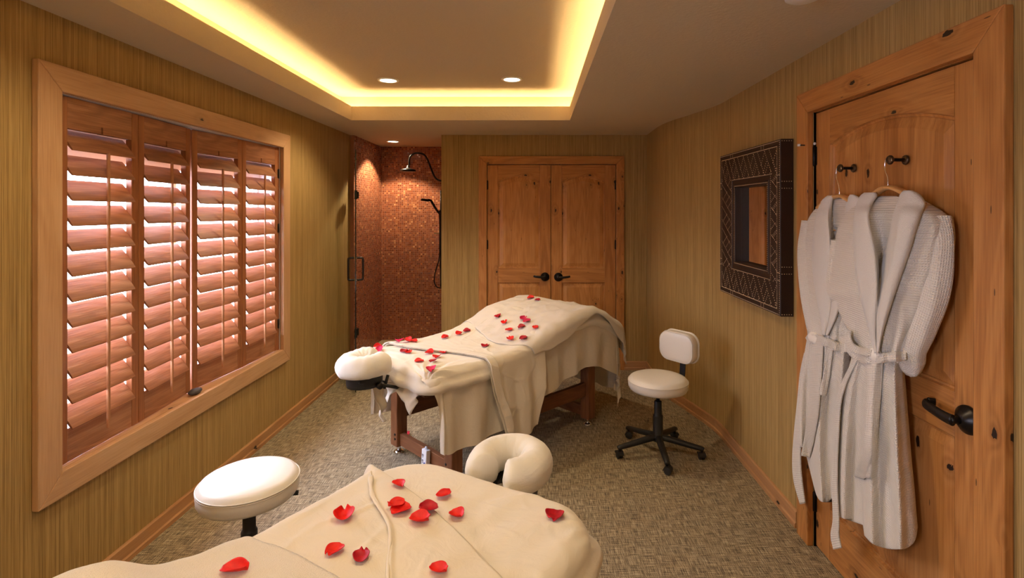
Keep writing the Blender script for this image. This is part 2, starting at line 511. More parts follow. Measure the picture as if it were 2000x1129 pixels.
m.add([(1.37, YD0, 0), (1.53, YD0, 0), (1.53, YD0, DZ), (1.37, YD0, DZ)], [(0, 1, 2, 3)])
m.add([(1.37, YD0, DZ), (1.53, YD0, DZ), (1.53, YD1, DZ), (1.37, YD1, DZ)], [(0, 1, 2, 3)])
m.add([(1.53, WREAR, 0), (1.53, WB, 0), (1.53, WB, 2.5), (1.53, WREAR, 2.5)], [(0, 1, 2, 3)])
struct('wall_right', m, M['wall'], weld=True)

# back wall with the closet opening; shower opening left of it
CX0, CX1, CXM = -.500, .841, .165
m = MB()
m.box((-.974, WB, 0), (CX0, WB+.12, CZ+.05)); m.box((CX1, WB, 0), (1.6, WB+.12, CZ+.05)); m.box((CX0, WB, DZ), (CX1, WB+.12, CZ+.05))
struct('wall_back', m, M['wall'])
m = MB(); m.box((CX0-.02, WB+.13, 0), (CX1+.02, WB+.16, DZ+.02)); struct('wall_closet', m, M['black'])
m = MB(); m.box((-2.13, WREAR-.12, 0), (1.53, WREAR, 2.75)); struct('wall_rear', m, M['wall'])
# shower walls
m = MB(); m.box((-1.95, 6.43, 0), (-.84, 6.56, CZ+.05)); struct('wall_shower_back', m, M['tile_x'])
m = MB(); m.box((-2.05, WB+.02, 0), (-1.89, 6.43, CZ+.05)); struct('wall_shower_left', m, M['tile_y'])
m = MB(); m.box((-.85, WB+.12, 0), (-.72, 6.43, CZ+.05)); m.box((-.98, WB+.12, 0), (-.85, WB+.135, CZ)); struct('wall_shower_right', m, M['tile_y'])

# ceiling: dropped border, lip, cove trough, raised tray
TX0, TX1, TY0, TY1 = -1.60, .303, -1.0, 4.55
TC = .145                                  # trough width
ZT = 2.675
m = MB()
X0, X1, Y0, Y1 = -2.13, 1.6, WREAR-.1, WB+.02
m.box((X0, Y0, CZ), (TX0, Y1, CZ+.05)); m.box((TX1, Y0, CZ), (X1, Y1, CZ+.05))
m.box((TX0, TY1, CZ), (TX1, Y1, CZ+.05)); m.box((TX0, Y0, CZ), (TX1, TY0, CZ+.05))
m.box((-2.05, Y1, CZ), (-.74, 6.5, CZ+.05))
LT = .018; LZ = 2.562
m.box((TX0-LT, TY0-LT, CZ+.05), (TX0, TY1+LT, LZ)); m.box((TX1, TY0-LT, CZ+.05), (TX1+LT, TY1+LT, LZ))
m.box((TX0, TY1, CZ+.05), (TX1, TY1+LT, LZ)); m.box((TX0, TY0-LT, CZ+.05), (TX1, TY0, LZ))
a, b, c, d = TX0-TC, TX1+TC, TY0-TC, TY1+TC
m.box((a-.05, c-.05, CZ+.05), (a, d+.05, ZT)); m.box((b, c-.05, CZ+.05), (b+.05, d+.05, ZT))
m.box((a, d, CZ+.05), (b, d+.05, ZT)); m.box((a, c-.05, CZ+.05), (b, c, ZT))
m.box((a-.05, c-.05, ZT), (b+.05, d+.05, ZT+.05))
struct('ceiling', m, M['ceiling'])

# rope lights lying in the cove
def rope(p, q, lab):
    mm = MB(); n = 60
    mm.tube([Vector(p).lerp(Vector(q), k/n) for k in range(n+1)], .009, 8)
    o = obj('rope_light', mm, M['cove'], origin=p)
    tag(o, lab, 'light', 'rope lights in the ceiling cove')
zr = CZ+.075
rope((TX0-.10, TY0, zr), (TX0-.10, TY1+.09, zr), 'glowing rope light hidden in the long left side of the ceiling cove')
rope((TX1+.10, TY0, zr), (TX1+.10, TY1+.09, zr), 'glowing rope light hidden in the right side of the ceiling cove')
rope((TX0-.06, TY1+.10, zr), (TX1+.06, TY1+.10, zr), 'glowing rope light hidden in the far end of the ceiling cove')

# downlights
def downlight(x, y, z, lab, power, tilt=(0, 0), ang=75, blend=.6, r=.062):
    t = thing('recessed_downlight', lab, 'ceiling light', (x, y, z), group='recessed ceiling downlights')
    mm = MB(); mm.lathe([(r+.020, 0), (r+.019, -.005), (r+.004, -.008), (r, -.004), (r, 0)], n=40)
    obj('trim_ring', mm, M['white_trim'], t, local=True)
    mm = MB(); mm.lathe([(0.001, -.0035), (r-.001, -.0035), (r-.001, -.001), (.001, -.001)], n=40)
    obj('lens', mm, M['lamp'], t, local=True)
    l = bpy.data.lights.new('downlight_beam', 'SPOT'); l.energy = power; l.color = (1, .80, .53)
    l.spot_size = radians(ang); l.spot_blend = blend; l.shadow_soft_size = .035
    lo = bpy.data.objects.new('downlight_beam', l); COL.objects.link(lo); lo.parent = t
    lo.location = (0, 0, -.035); lo.rotation_euler = (tilt[0], tilt[1], 0)
    return t
downlight(-1.15, 4.09, ZT, 'recessed downlight in the raised ceiling, nearer the window wall', 40, (0, radians(12)), 110)
downlight(-.18, 4.06, ZT, 'recessed downlight in the raised ceiling, nearer the closet doors', 38, (0, 0), 110)
downlight(-1.61, 5.92, CZ, 'recessed downlight over the shower, in the lower ceiling', 60, (0, 0), 112, .22, r=.058)
# beams added as fill, for downlights assumed above and behind the camera
for (x, y) in ((-1.15, 1.75), (-.18, 1.75), (-1.15, -.35), (-.18, -.35)):
    l = bpy.data.lights.new('downlight_beam', 'SPOT'); l.energy = 30; l.color = (1, .80, .53)
    l.spot_size = radians(130); l.spot_blend = .7; l.shadow_soft_size = .04
    lo = bpy.data.objects.new('downlight_beam', l); COL.objects.link(lo); lo.location = (x, y, ZT-.03)

mm = MB(); mm.lathe([(.001, 0), (.062, 0), (.066, -.008), (.062, -.026), (.045, -.034), (.001, -.036)], Matrix.Translation((.965, 1.875, CZ)))
tag(obj('smoke_detector', mm, M['white_trim'], origin=(.965, 1.875, CZ)), 'round white smoke detector at the top edge, on the ceiling right of the tray', 'smoke detector')

# baseboards: profiled strip along a plan line, room on the given side
def baseboard(name, line, side, mat, h=.088):
    mm = MB(); n = len(line)
    prof = [(0, 0), (.020, 0), (.020, .022), (.014, .030), (.014, h-.006), (.009, h), (0, h)]
    rows = []
    for i, (x, y) in enumerate(line):
        p = Vector(line[max(i-1, 0)]); q = Vector(line[min(i+1, n-1)])
        t = (q-p).normalized(); nn = Vector((-t.y, t.x))*side
        rows.append([Vector((x+nn.x*d, y+nn.y*d, z)) for d, z in prof])
    k = len(prof)
    for i in range(n-1):
        for j in range(k-1):
            mm.add([rows[i][j], rows[i+1][j], rows[i+1][j+1], rows[i][j+1]], [(0, 1, 2, 3)])
    for e in (0, n-1): mm.add(rows[e], [tuple(range(k))])
    return struct(name, mm, mat, weld=True)
baseboard('baseboard_left', [(WL, WREAR), (WL, WB)], -1, M['base_y'])
baseboard('baseboard_right', [(x, y) for x, y in RWc()]+[(1.37, YD1+.145)], -1, M['base_y'])
baseboard('baseboard_back', [(.925, WB), (1.163, WB)], -1, M['base_x'])
baseboard('baseboard_back_left', [(-.974, WB), (-.585, WB)], -1, M['base_x'])
baseboard('baseboard_near_right', [(1.37, 1.49), (1.37, WREAR)], -1, M['base_y'])

# ---------------------------------------------------------------- casings
def casing(name, P, a0, a1, z0, z1, w_, th, mats, kind='door'):
    """mitred casing round an opening; P(a, z, n) maps to the room"""
    def bar(quad):
        mm = MB()
        mm.prism(quad, lambda a, z: P(a, z, 0.0005), lambda a, z: P(a, z, th))
        return mm
    t = thing(name, None, None, P(lerp(a0, a1, .5), z0, 0), kind='structure')
    g = .0004
    zb = z0 if kind == 'door' else z0-w_
    obj('casing_side', bar([(a0-w_, zb), (a0-g, z0), (a0-g, z1), (a0-w_, z1+w_)]), mats[0], t, bevel=.004)
    obj('casing_side', bar([(a1+w_, zb), (a1+g, z0), (a1+g, z1), (a1+w_, z1+w_)]), mats[0], t, bevel=.004)
    obj('casing_head', bar([(a0-w_, z1+w_), (a1+w_, z1+w_), (a1, z1), (a0, z1)]), mats[1], t, bevel=.004)
    if kind != 'door':
        obj('casing_foot', bar([(a0-w_, zb), (a1+w_, zb), (a1, z0), (a0, z0)]), mats[1], t, bevel=.004)
    return t
PL = lambda a, z, n: Vector((WL+n, a, z))        # left wall
PB = lambda a, z, n: Vector((a, WB-n, z))        # back wall
PR = lambda a, z, n: Vector((WR-n, a, z))        # right wall
casing('trim_1', PL, WY0, WY1, WZ0, WZ1, .105, .028, (M['case_z'], M['case_y']), 'window')
casing('trim_2', PB, CX0, CX1, 0, 2.134, .085, .022, (M['alder_z'], M['alder_x']))
casing('trim_3', PR, YD0, YD1, 0, 2.134, .108, .030, (M['alder_z'], M['alder_y']))
# window sill board and jambs inside the opening
mm = MB(); mm.box((-2.131, WY0+.0008, WZ0-.020), (WL+.001, WY1-.0008, WZ0-.0005)); struct('trim_4', mm, M['case_y'])
mm = MB(); mm.box((-2.131, WY0-.012, WZ0), (WL-.001, WY0+.0005, WZ1)); mm.box((-2.131, WY1-.0005, WZ0), (WL-.001, WY1+.012, WZ1)); mm.box((-2.131, WY0, WZ1-.0005), (WL-.001, WY1, WZ1+.012)); struct('trim_5', mm, M['white_frame'])
mm = MB(); mm.box((WR+.002, YD0-.02, 2.134), (WR+.15, YD1+.02, 2.16)); mm.box((WR+.002, YD0-.02, 0), (WR+.15, YD0, 2.134)); mm.box((WR+.002, YD1, 0), (WR+.15, YD1+.02, 2.134)); struct('trim_6', mm, M['alder_z'])
mm = MB(); mm.box((CX0-.02, WB+.002, 2.134), (CX1+.02, WB+.115, 2.16)); mm.box((CX0-.02, WB+.002, 0), (CX0, WB+.115, 2.134)); mm.box((CX1, WB+.002, 0), (CX1+.02, WB+.115, 2.134)); struct('trim_7', mm, M['alder_z'])

# the window itself, beyond the shutters
t = thing('window_1', None, None, (-2.10, 3.03, WZ0), kind='structure')
mm = MB()
for (y0, y1) in ((WY0, WY0+.02), (3.01, 3.05), (WY1-.02, WY1)): mm.box((-2.125, y0, WZ0), (-2.095, y1, WZ1))
for (z0, z1) in ((WZ0, WZ0+.05), (WZ1-.245, WZ1)):
    mm.box((-2.124, WY0, z0), (-2.086, WY1, z1))
obj('window_frame', mm, M['white_frame'], t)
mm = MB(); mm.box((-2.112, WY0+.02, WZ0+.05), (-2.109, 3.01, WZ1-.245)); obj('pane', mm, M['pane'], t)
mm = MB(); mm.box((-2.112, 3.05, WZ0+.05), (-2.109, WY1-.02, WZ1-.245)); obj('pane', mm, M['pane'], t)

t = thing('fill_window', None, None, (-2.10, (RY0+RY1)/2, RZ0), kind='structure')  # added out of view to bring cool daylight onto the robes
mm = MB()
for (y0, y1) in ((RY0, RY0+.05), (RY1-.05, RY1)): mm.box((-2.125, y0, RZ0), (-2.085, y1, RZ1))
for (z0, z1) in ((RZ0, RZ0+.05), (RZ1-.05, RZ1)): mm.box((-2.124, RY0+.05, z0), (-2.086, RY1-.05, z1))
obj('window_frame', mm, M['white_frame'], t)
mm = MB(); mm.box((-2.106, RY0+.05, RZ0+.05), (-2.103, RY1-.05, RZ1-.05)); obj('pane', mm, M['pane'], t)
area('window_portal', (-2.16, (RY0+RY1)/2, (RZ0+RZ1)/2), (0, -pi/2, 0), 1.25, .85, 1, (1, 1, 1), portal=True)
# snow-covered ground outside the window
mm = MB(); mm.box((-14, -6, -.6), (-2.5, 16, -.5)); struct('ground', mm, M['snow'])

# ---------------------------------------------------------------- shutters
def shutter(pa, pb, lab, hinge_at, nslat=12):
    pa, pb = Vector(pa), Vector(pb)
    W = (pb-pa).length; ang = atan2((pb-pa).y, (pb-pa).x)
    t = thing('window_shutter', lab, 'shutter', (pa.x, pa.y, WZ0), ang, group='wooden louvered shutters in the window')
    Z0, Z1 = .006, WZ1-WZ0-.006
    TH = .015; SW = .043
    RB, RT = .146, Z1-.130
    zt = RT
    for x0 in (0.0015, W-SW-.0015):
        mm = MB(); mm.box((x0, -TH, Z0), (x0+SW, TH, Z1)); obj('stile', mm, M['shut_z'], t, local=True, bevel=.003)
    mm = MB(); mm.box((SW+.0015, -TH+.001, Z0), (W-SW-.0015, TH-.001, RB)); obj('bottom_rail', mm, M['shut_l'], t, local=True, bevel=.003)
    # top rail with a slot for the rod
    cx = W/2
    mm = MB(); sl = .0055
    pts = [(SW+.0015, RT), (cx-sl, RT), (cx-sl, RT+.026), (cx-sl*.6, RT+.031), (cx+sl*.6, RT+.031), (cx+sl, RT+.026), (cx+sl, RT), (W-SW-.0015, RT), (W-SW-.0015, Z1), (SW+.0015, Z1)]
    mm.prism(pts, lambda a, z: (a, -TH+.001, z), lambda a, z: (a, TH-.001, z))
    obj('top_rail', mm, M['shut_l'], t, local=True)
    mm = MB(); mm.box((cx-sl, -.004, RT), (cx+sl, .004, RT+.031)); obj('rod_notch', mm, M['black'], t, local=True)
    # louvers: room edge low, outer edge high
    tip0 = .742-WZ0; pitch = .1055
    a = radians(54); L = .112
    first = None
    for k in range(nslat):
        zc = tip0+L/2*sin(a)+k*pitch
        mm = MB(); n = 20; pr = []
        for i in range(n):
            an = 2*pi*i/n
            pr.append((L/2*cos(an), .0052*(abs(sin(an))**.6)*(1 if sin(an) > 0 else -1)))
        def q(u, v):            # u along blade (+ = room side, low), v thickness
            return (-(u*cos(a)+v*sin(a)), -u*sin(a)+v*cos(a))
        x0, x1 = SW+.003, W-SW-.003
        vs = []; 
        for xx in (x0, x1):
            for (u, v) in pr:
                yy, zz = q(u, v)
                vs.append((xx, yy, zz))
        fs = [(i, (i+1) % n, n+(i+1) % n, n+i) for i in range(n)]+[tuple(range(n)), tuple(range(2*n-1, n-1, -1))]
        mm.add(vs, fs, False)
        o = obj('louver', mm, M['shut_l'], t, local=True)
        o.location = (0, 0, zc)
    yr = -(L/2*cos(a)+.009)
    mm = MB(); mm.box((cx-.006, yr-.006, .675-WZ0), (cx+.006, yr+.006, 1.912-WZ0)); obj('tilt_rod', mm, M['rod'], t, local=True, bevel=.003)
    for hz in ((1.93-WZ0, 1.52-WZ0, .80-WZ0) if hinge_at is not None else ()):
        hx = 0.0 if hinge_at == 0 else W
        mm = MB(); mm.tube([(hx, -TH-.004, hz-.035), (hx, -TH-.004, hz+.035)], .0045, 10); mm.box((hx-.010, -TH-.002, hz-.032), (hx+.010, -TH+.002, hz+.032))
        obj('hinge', mm, M['bronze'], t, local=True)
    return t
# louver wood runs along the panel: local x axis
M['shut_l'] = wood('shutter_louver_wood_across', 0, (.56, .30, .165), (.37, .165, .082), (.19, .070, .032), knots=0, rough=.36, seed=10, ringf=30, gloss_grain=.5, bump=.15)
A0, A1, A2, A2b, A3, A4 = (-1.952, 2.122), (-1.968, 2.572), (-2.008, 3.020), (-2.008, 3.036), (-1.968, 3.486), (-1.952, 3.938)
shutter(A0, A1, 'louvered wooden shutter panel at the near end of the window', 0)
shutter(A1, A2, 'louvered wooden shutter panel just before the bright center gap, left of it', None)
shutter(A2b, A3, 'louvered wooden shutter panel just right of the bright center gap', None)
shutter(A3, A4, 'louvered wooden shutter panel at the far end of the window, with black hinges', 1)
mm = MB(); mm.box((-1.966, WY0, WZ0), (-1.938, 2.120, WZ1)); mm.box((-1.966, 3.941, WZ0), (-1.938, WY1, WZ1)); struct('trim_8', mm, M['shut_z'])
# stone on the sill
mm = MB()
vs = []; n1, n2 = 14, 28
prof = [(max(.001, sin(pi*i/n1)), -cos(pi*i/n1)) for i in range(n1+1)]
mm.lathe(prof, Matrix.Translation((-1.946, 2.99, WZ0+.0172)) @ Matrix.Rotation(radians(84), 4, 'Z') @ Matrix.Diagonal((.046, .026, .017, 1)), 28)
for v in mm.v: v += Vector((0, 0, .002*nz(v.x*30, v.y*30)))
tag(obj('river_stone', mm, M['stone'], origin=(-1.946, 2.99, WZ0)), 'smooth dark grey stone on the window sill against the middle shutters', 'stone')

# ---------------------------------------------------------------- panel doors
def arch_loop(a0, a1, z0, z1, rise, inset, n=18):
    """rectangle with an arched top, inset all round; z1 = spring height"""
    a0 += inset; a1 -= inset; z0 += inset
    pts = [(a0, z0), (a1, z0)]
    if rise <= 0: return pts+[(a1, z1-inset), (a0, z1-inset)]
    w_ = (a1-a0)
    for k in range(n+1):
        u = 1-k/n
        x = 2*u-1
        pts.append((a0+w_*u, z1-inset+rise*(1-x*x)))
    return pts
def panel_mesh(P, a0, a1, z0, z1, rise, d0):
    mm = MB()
    loops = [(0, d0), (.004, d0-.010), (.011, d0-.011), (.014, d0-.016), (.052, d0-.006), (.056, d0-.006)]
    pr = None; idx = []
    for ins, dd in loops:
        pts = arch_loop(a0, a1, z0, z1, rise, ins)
        idx.append((len(mm.v), len(pts)))
        mm.v += [P(a, z, dd) for a, z in pts]
    for (b0, n), (b1, _) in zip(idx, idx[1:]):
        for i in range(n):
            j = (i+1) % n
            mm.f.append((b0+i, b0+j, b1+j, b1+i)); mm.smooth.append(False)
    b, n = idx[-1]
    mm.f.append(tuple(range(b, b+n))); mm.smooth.append(False)
    return mm
def hinge_mesh(P, a, z, n):
    mm = MB(); mm.tube([P(a, z-.05, n), P(a, z-.046, n), P(a, z+.046, n), P(a, z+.05, n)], [.003, .0075, .0075, .003], 12)
    mm.prism([(a-.012, z-.045), (a+.012, z-.045), (a+.012, z+.045), (a-.012, z+.045)], lambda x, y: P(x, y, n-.008), lambda x, y: P(x, y, n-.004))
    return mm
def panel_door(name, P, a0, a1, d, mats, stile=.115, parent_loc=None, lock=(.905, 1.055), bot=.245, spring=1.955, rise=.055, top=2.128, hinge=None, hz=(1.92, 1.30, .22), th=.04):
    """d = how far the door face stands out from the wall plane (may be negative)"""
    t = thing(name, None, None, P(lerp(a0, a1, .5), 0, d-th/2), kind='structure')
    def bx(x0, x1, z0, z1, mat, nm):
        mm = MB(); mm.prism([(x0, z0), (x1, z0), (x1, z1), (x0, z1)], lambda a, z: P(a, z, d-th), lambda a, z: P(a, z, d)); return obj(nm, mm, mat, t, bevel=.0012, segs=1)
    i0, i1 = a0+stile, a1-stile
    bx(a0, i0, .008, top, mats[0], 'stile'); bx(i1, a1, .008, top, mats[0], 'stile')
    g = .0006
    bx(i0+g, i1-g, .008, bot, mats[1], 'rail'); bx(i0+g, i1-g, lock[0], lock[1], mats[1], 'rail')
    # arched top rail
    mm = MB(); n = 18
    low = [(lerp(i0+g, i1-g, k/n), spring+rise*(1-(2*k/n-1)**2)) for k in range(n+1)]
    mm.prism(low+[(i1-g, top), (i0+g, top)], lambda a, z: P(a, z, d-th), lambda a, z: P(a, z, d)); obj('rail', mm, mats[1], t)
    obj('panel', panel_mesh(P, i0, i1, lock[1], spring, rise, d), mats[2], t)
    obj('panel', panel_mesh(P, i0, i1, bot, lock[0], 0, d), mats[2], t)
    if hinge is not None:
        for z in hz: obj('hinge', hinge_mesh(P, hinge, z, d+.008), M['bronze'], t)
    return t
def lever(P, a, z, d, sgn, parent, L=.115, curl=0):
    h = thing('door_handle', None, None, P(a, z, d)); h.parent = parent
    Mp = wm(parent); h.matrix_basis = Mp.inverted() @ Matrix.Translation(P(a, z, d)); WM[h.name] = Matrix.Translation(P(a, z, d))
    ax = (P(0, 0, 1)-P(0, 0, 0)).normalized()
    al = (P(1, 0, 0)-P(0, 0, 0)).normalized()*sgn
    R = Matrix.Translation(P(a, z, d)) @ ax.to_track_quat('Z', 'Y').to_matrix().to_4x4()
    mm = MB(); mm.lathe([(.001, 0), (.0445, 0), (.046, .006), (.044, .012), (.037, .016), (.031, .024), (.021, .031), (.016, .035), (.001, .035)], R, 36)
    obj('rosette', mm, M['bronze'], h)
    c = P(a, z, d)
    mm = MB()
    mm.tube([c+ax*.025, c+ax*.055, c+ax*.062], [.013, .012, .009], 16)
    up = Vector((0, 0, 1))
    pts = catmull([c+ax*.056-al*.004, c+ax*.058+al*.025, c+ax*.060+al*.06+up*.004, c+ax*.056+al*(L-.012)+up*.009, c+ax*.040+al*L+up*.012, c+ax*.018+al*(L-.008)+up*.012] if curl else
                  [c+ax*.056-al*.004, c+ax*.058+al*.02, c+ax*.060+al*.055+up*.003, c+ax*.058+al*(L-.02)+up*.008, c+ax*.052+al*L+up*.013], 6)
    n = len(pts)
    k_ = 1.35 if curl else 1.0
    mm.tube(pts, [k_*lerp(.0135, .0105, i/(n-1)) for i in range(n)], 16, ry=[k_*lerp(.009, .0042, i/(n-1)) for i in range(n)], up=tuple(ax))
    obj('lever', mm, M['bronze'], h)
    return h

d1 = panel_door('door_1', PR, YD0+.003, YD1-.003, -.012, (M['alder_z'], M['alder_y'], M['alder_z3']), stile=.118, hinge=YD1+.001, rise=.062, spring=1.962)
lever(PR, 1.662, .985, -.012, 1, d1, .125, 1)
d2 = panel_door('door_2', PB, CX0+.003, CXM-.0025, -.006, (M['alder_z'], M['alder_x'], M['alder_z2']), stile=.112, hinge=CX0+.001)
lever(PB, .103, .965, -.006, -1, d2, .118)
d3 = panel_door('door_3', PB, CXM+.0025, CX1-.003, -.006, (M['alder_z'], M['alder_x'], M['alder_z2']), stile=.112, hinge=CX1-.001)
lever(PB, .243, .962, -.006, 1, d3, .118)
for dd, x in ((d2, .092), (d3, .236)):
    mm = MB(); mm.box((x-.03, WB+.000, 2.1285), (x+.03, WB+.03, 2.1335)); obj('roller_catch', mm, M['bronze'], dd)
# hinge-pin door stop on the entry door's top hinge
mm = MB(); c = PR(YD1+.001, 1.972, .000)
mm.tube([c, c+Vector((-.045, .035, .006))], .0028, 8); mm.tube([c, c+Vector((-.02, -.05, .002))], .0028, 8)
obj('stop_arm', mm, M['bronze'], d1)
mm = MB(); e = c+Vector((-.045, .035, .006)); mm.tube([e, e+Vector((-.011, .008, .001))], .0065, 12); e = c+Vector((-.02, -.05, .002)); mm.tube([e, e+Vector((-.004, -.009, 0))], .0065, 12)
obj('rubber_tip', mm, M['white_trim'], d1)

# ---------------------------------------------------------------- shower fittings
def q6(px, py, D=5.95): return Vector(((px-VX)*D/F, D, EYE-(py-VY)*D/F))
t = thing('rain_shower_head', 'dark bronze rain shower head on a tall gooseneck arm', 'shower head', (-.86, 5.95, 2.0))
pts = [q6(*p) for p in ((800, 323), (799, 316), (801, 306), (809, 300), (818, 299), (828, 302), (834, 310), (839, 322), (846, 340), (851, 348), (857, 352), (866, 353))]+[Vector((-.855, 5.95, 1.995))]
mm = MB(); mm.tube(catmull(pts, 5), .0105, 12); mm.lathe([(.001, 0), (.03, 0), (.028, .008), (.012, .014), (.001, .014)], Matrix.Translation((-.851, 5.95, 1.995)) @ Matrix.Rotation(-pi/2, 4, 'Y'))
obj('gooseneck_arm', mm, M['bronze'], t)
hc = q6(797, 334)
mm = MB(); mm.lathe([(.001, -.008), (.082, -.008), (.086, .0), (.084, .014), (.070, .022), (.030, .030), (.017, .045), (.014, .065), (.001, .065)], Matrix.Translation(hc), 40)
obj('shower_disc', mm, M['bronze'], t)
t = thing('hand_shower', 'black hand shower on a slide bar with a looping hose', 'hand shower', (-.86, 5.95, 1.3))
mm = MB(); hb = q6(830, 391)
mm.lathe([(.001, -.012), (.045, -.012), (.050, -.004), (.049, .008), (.034, .016), (.001, .018)], Matrix.Translation(hb) @ Matrix.Rotation(radians(8), 4, 'Y'), 32)
obj('spray_head', mm, M['bronze'], t)
mm = MB(); mm.tube([q6(836, 390), q6(842, 392), q6(850, 406), q6(858, 417)], [.014, .014, .013, .012], 12); obj('handle', mm, M['bronze'], t)
mm = MB(); mm.tube([q6(861, 372), q6(861, 560)], .009, 12); mm.tube([q6(861, 378), Vector((-.855, 5.95, q6(0, 378).z))], .011, 12); mm.tube([q6(861, 556), Vector((-.855, 5.95, q6(0, 556).z))], .011, 12)
mm.tube([q6(858, 413), q6(866, 413)], .017, 12)
obj('slide_bar', mm, M['bronze'], t)
mm = MB(); mm.tube(catmull([q6(858, 416), q6(859, 440), q6(859, 480), q6(858, 505), q6(852, 525), q6(848, 545), q6(850, 556), q6(856, 562), q6(866, 562, 5.99)], 6), .0065, 10); obj('hose', mm, M['bronze'], t)
t = thing('shower_valve', 'small dark shower valve lever beside the looping hose', 'valve', (-.855, 6.1, q6(0, 515).z))
mm = MB(); c = q6(861, 512, 6.1); mm.tube([c, Vector((-.855, 6.1, c.z))], .02, 16); obj('body', mm, M['bronze'], t)
mm = MB(); mm.tube([q6(860, 508, 6.1), q6(860, 524, 6.1)], .008, 10); obj('lever', mm, M['bronze'], t)
t = thing('soap_shelf', 'little glass shelf in the shower with toiletries', 'shelf', (-.90, 6.3, q6(0, 455, 6.3).z))
z = t.location.z
mm = MB(); mm.box((-1.20, 6.22, z-.006), (-.85, 6.43, z)); obj('shelf_board', mm, M['pane'], t)
mm = MB(); mm.box((-1.20, 6.214, z-.006), (-.85, 6.22, z)); obj('shelf_edge', mm, M['soap'], t)
mm = MB(); mm.box((-1.155, 6.30, z+.0005), (-1.09, 6.36, z+.055)); tag(obj('soap_bar', mm, M['soap_cap'], bevel=.008, origin=(-1.12, 6.33, z)), 'amber soap standing on the glass shelf in the shower', 'soap')

# swung-open glass shower door
hx, hy = -1.856, 5.41
ang = atan2(-.75, .255)
L = .76
t = thing('shower_door', 'frameless glass shower door standing open into the room, seen edge on', 'shower door', (hx, hy, .02), ang)
mm = MB(); mm.box((.03, -.005, 0), (L-.002, .005, 2.18)); obj('glass_pane', mm, M['door_glass'], t, local=True)
mm = MB(); mm.box((L-.002, -.005, 0), (L, .005, 2.18)); mm.box((.03, -.0051, 2.18), (L, .0051, 2.182)); obj('glass_edge', mm, M['glass_edge'], t, local=True)
for hz in (1.75, .33):
    mm = MB(); mm.box((.0, -.014, hz), (.075, .014, hz+.09)); mm.box((-.035, -.006, hz+.01), (0, .03, hz+.08)); obj('hinge', mm, M['bronze'], t, local=True, bevel=.003)
hs = .72; hz0, hz1 = 1.005, 1.205
mm = MB()
for sg in (-1, 1):
    pts = [(hs, sg*.008, hz0), (hs, sg*.04, hz0), (hs, sg*.058, hz0+.005), (hs, sg*.063, hz0+.022), (hs, sg*.063, hz1-.022), (hs, sg*.058, hz1-.005), (hs, sg*.04, hz1), (hs, sg*.008, hz1)]
    mm.tube(catmull(pts, 4), .0095, 12)
obj('door_pull', mm, M['bronze'], t, local=True)
mm = MB()
for zz in (hz0, hz1): mm.tube([(hs, -.012, zz), (hs, .012, zz)], .012, 14)
obj('pull_washer', mm, M['chrome'], t, local=True)
def crease(x, y, seed, sc=1.0):
    wx, wy = x+.10*nz(x*2, y*2, seed), y+.10*nz(x*2, y*2, seed+9)
    a = nz(wx*3.2*sc, wy*5.5*sc, seed+1); b = nz(wx*9*sc+4, wy*5*sc, seed+2)
    m = .5+.8*nz(x*1.7, y*1.7, seed+5)
    return (max(0, .09-abs(a))/.09*.9+max(0, .10-abs(b))/.10*.45)*max(0, min(1, m))
# ================================================================== STOOLS
def stool_base(t, h_top, seat_th, spin, r_arm=.285):
    zc = h_top-seat_th
    # five arms with casters
    for k in range(5):
        a = spin+2*pi*k/5
        ca, sa = cos(a), sin(a)
        mm = MB()
        pts = [(.02*ca, .02*sa, .112), (.08*ca, .08*sa, .105), (.16*ca, .16*sa, .092), (.24*ca, .24*sa, .080), ((r_arm-.004)*ca, (r_arm-.004)*sa, .074), ((r_arm+.012)*ca, (r_arm+.012)*sa, .068)]
        mm.tube(catmull(pts, 4), [lerp(.026, .0165, i/20) for i in range(21)], 12, ry=[lerp(.022, .0135, i/20) for i in range(21)], up=(0, 0, 1))
        arm = obj('base_arm', mm, M['black'], t, local=True)
        cs = thing('caster', None, None, (0, 0, 0)); cs.parent = t
        cs.location = (r_arm*ca, r_arm*sa, 0); WM[cs.name] = wm(t) @ Matrix.Translation((r_arm*ca, r_arm*sa, 0))
        sw = a+1.1+k*.9
        R = Matrix.Rotation(sw, 4, 'Z')
        mm = MB()
        for s_ in (-1, 1):
            mm.lathe([(.001, -.0075), (.020, -.0075), (.0245, -.005), (.0245, .005), (.020, .0075), (.001, .0075)], R @ Matrix.Translation((.006, s_*.0115, .0245)) @ Matrix.Rotation(pi/2, 4, 'X'), 24)
        obj('wheel', mm, M['rubber'], cs, local=True)
        mm = MB()
        pr = [(.006+.028*cos(radians(q)), .0245+.028*sin(radians(q))) for q in range(10, 181, 17)]
        pr2 = [(.006+.0235*cos(radians(q)), .0245+.0235*sin(radians(q))) for q in range(180, 9, -17)]
        mm.prism(pr+pr2, lambda x, z: R @ Vector((x, -.0215, z)), lambda x, z: R @ Vector((x, .0215, z)))
        mm.tube([(0, 0, .045), (0, 0, .078)], .0065, 10)
        obj('hood', mm, M['black'], cs, local=True)
    mm = MB(); mm.lathe([(.001, .085), (.034, .085), (.043, .098), (.043, .118), (.033, .128), (.033, .255), (.031, .262), (.0265, .264), (.0255, .355), (.020, .358), (.001, .358)], n=28)
    obj('gas_column', mm, M['black'], t, local=True)
    mm = MB(); mm.tube([(0, 0, .35), (0, 0, zc-.012)], .012, 14)
    mm.box((-.075, -.06, zc-.016), (.075, .06, zc-.001))
    obj('seat_post', mm, M['black'], t, local=True)

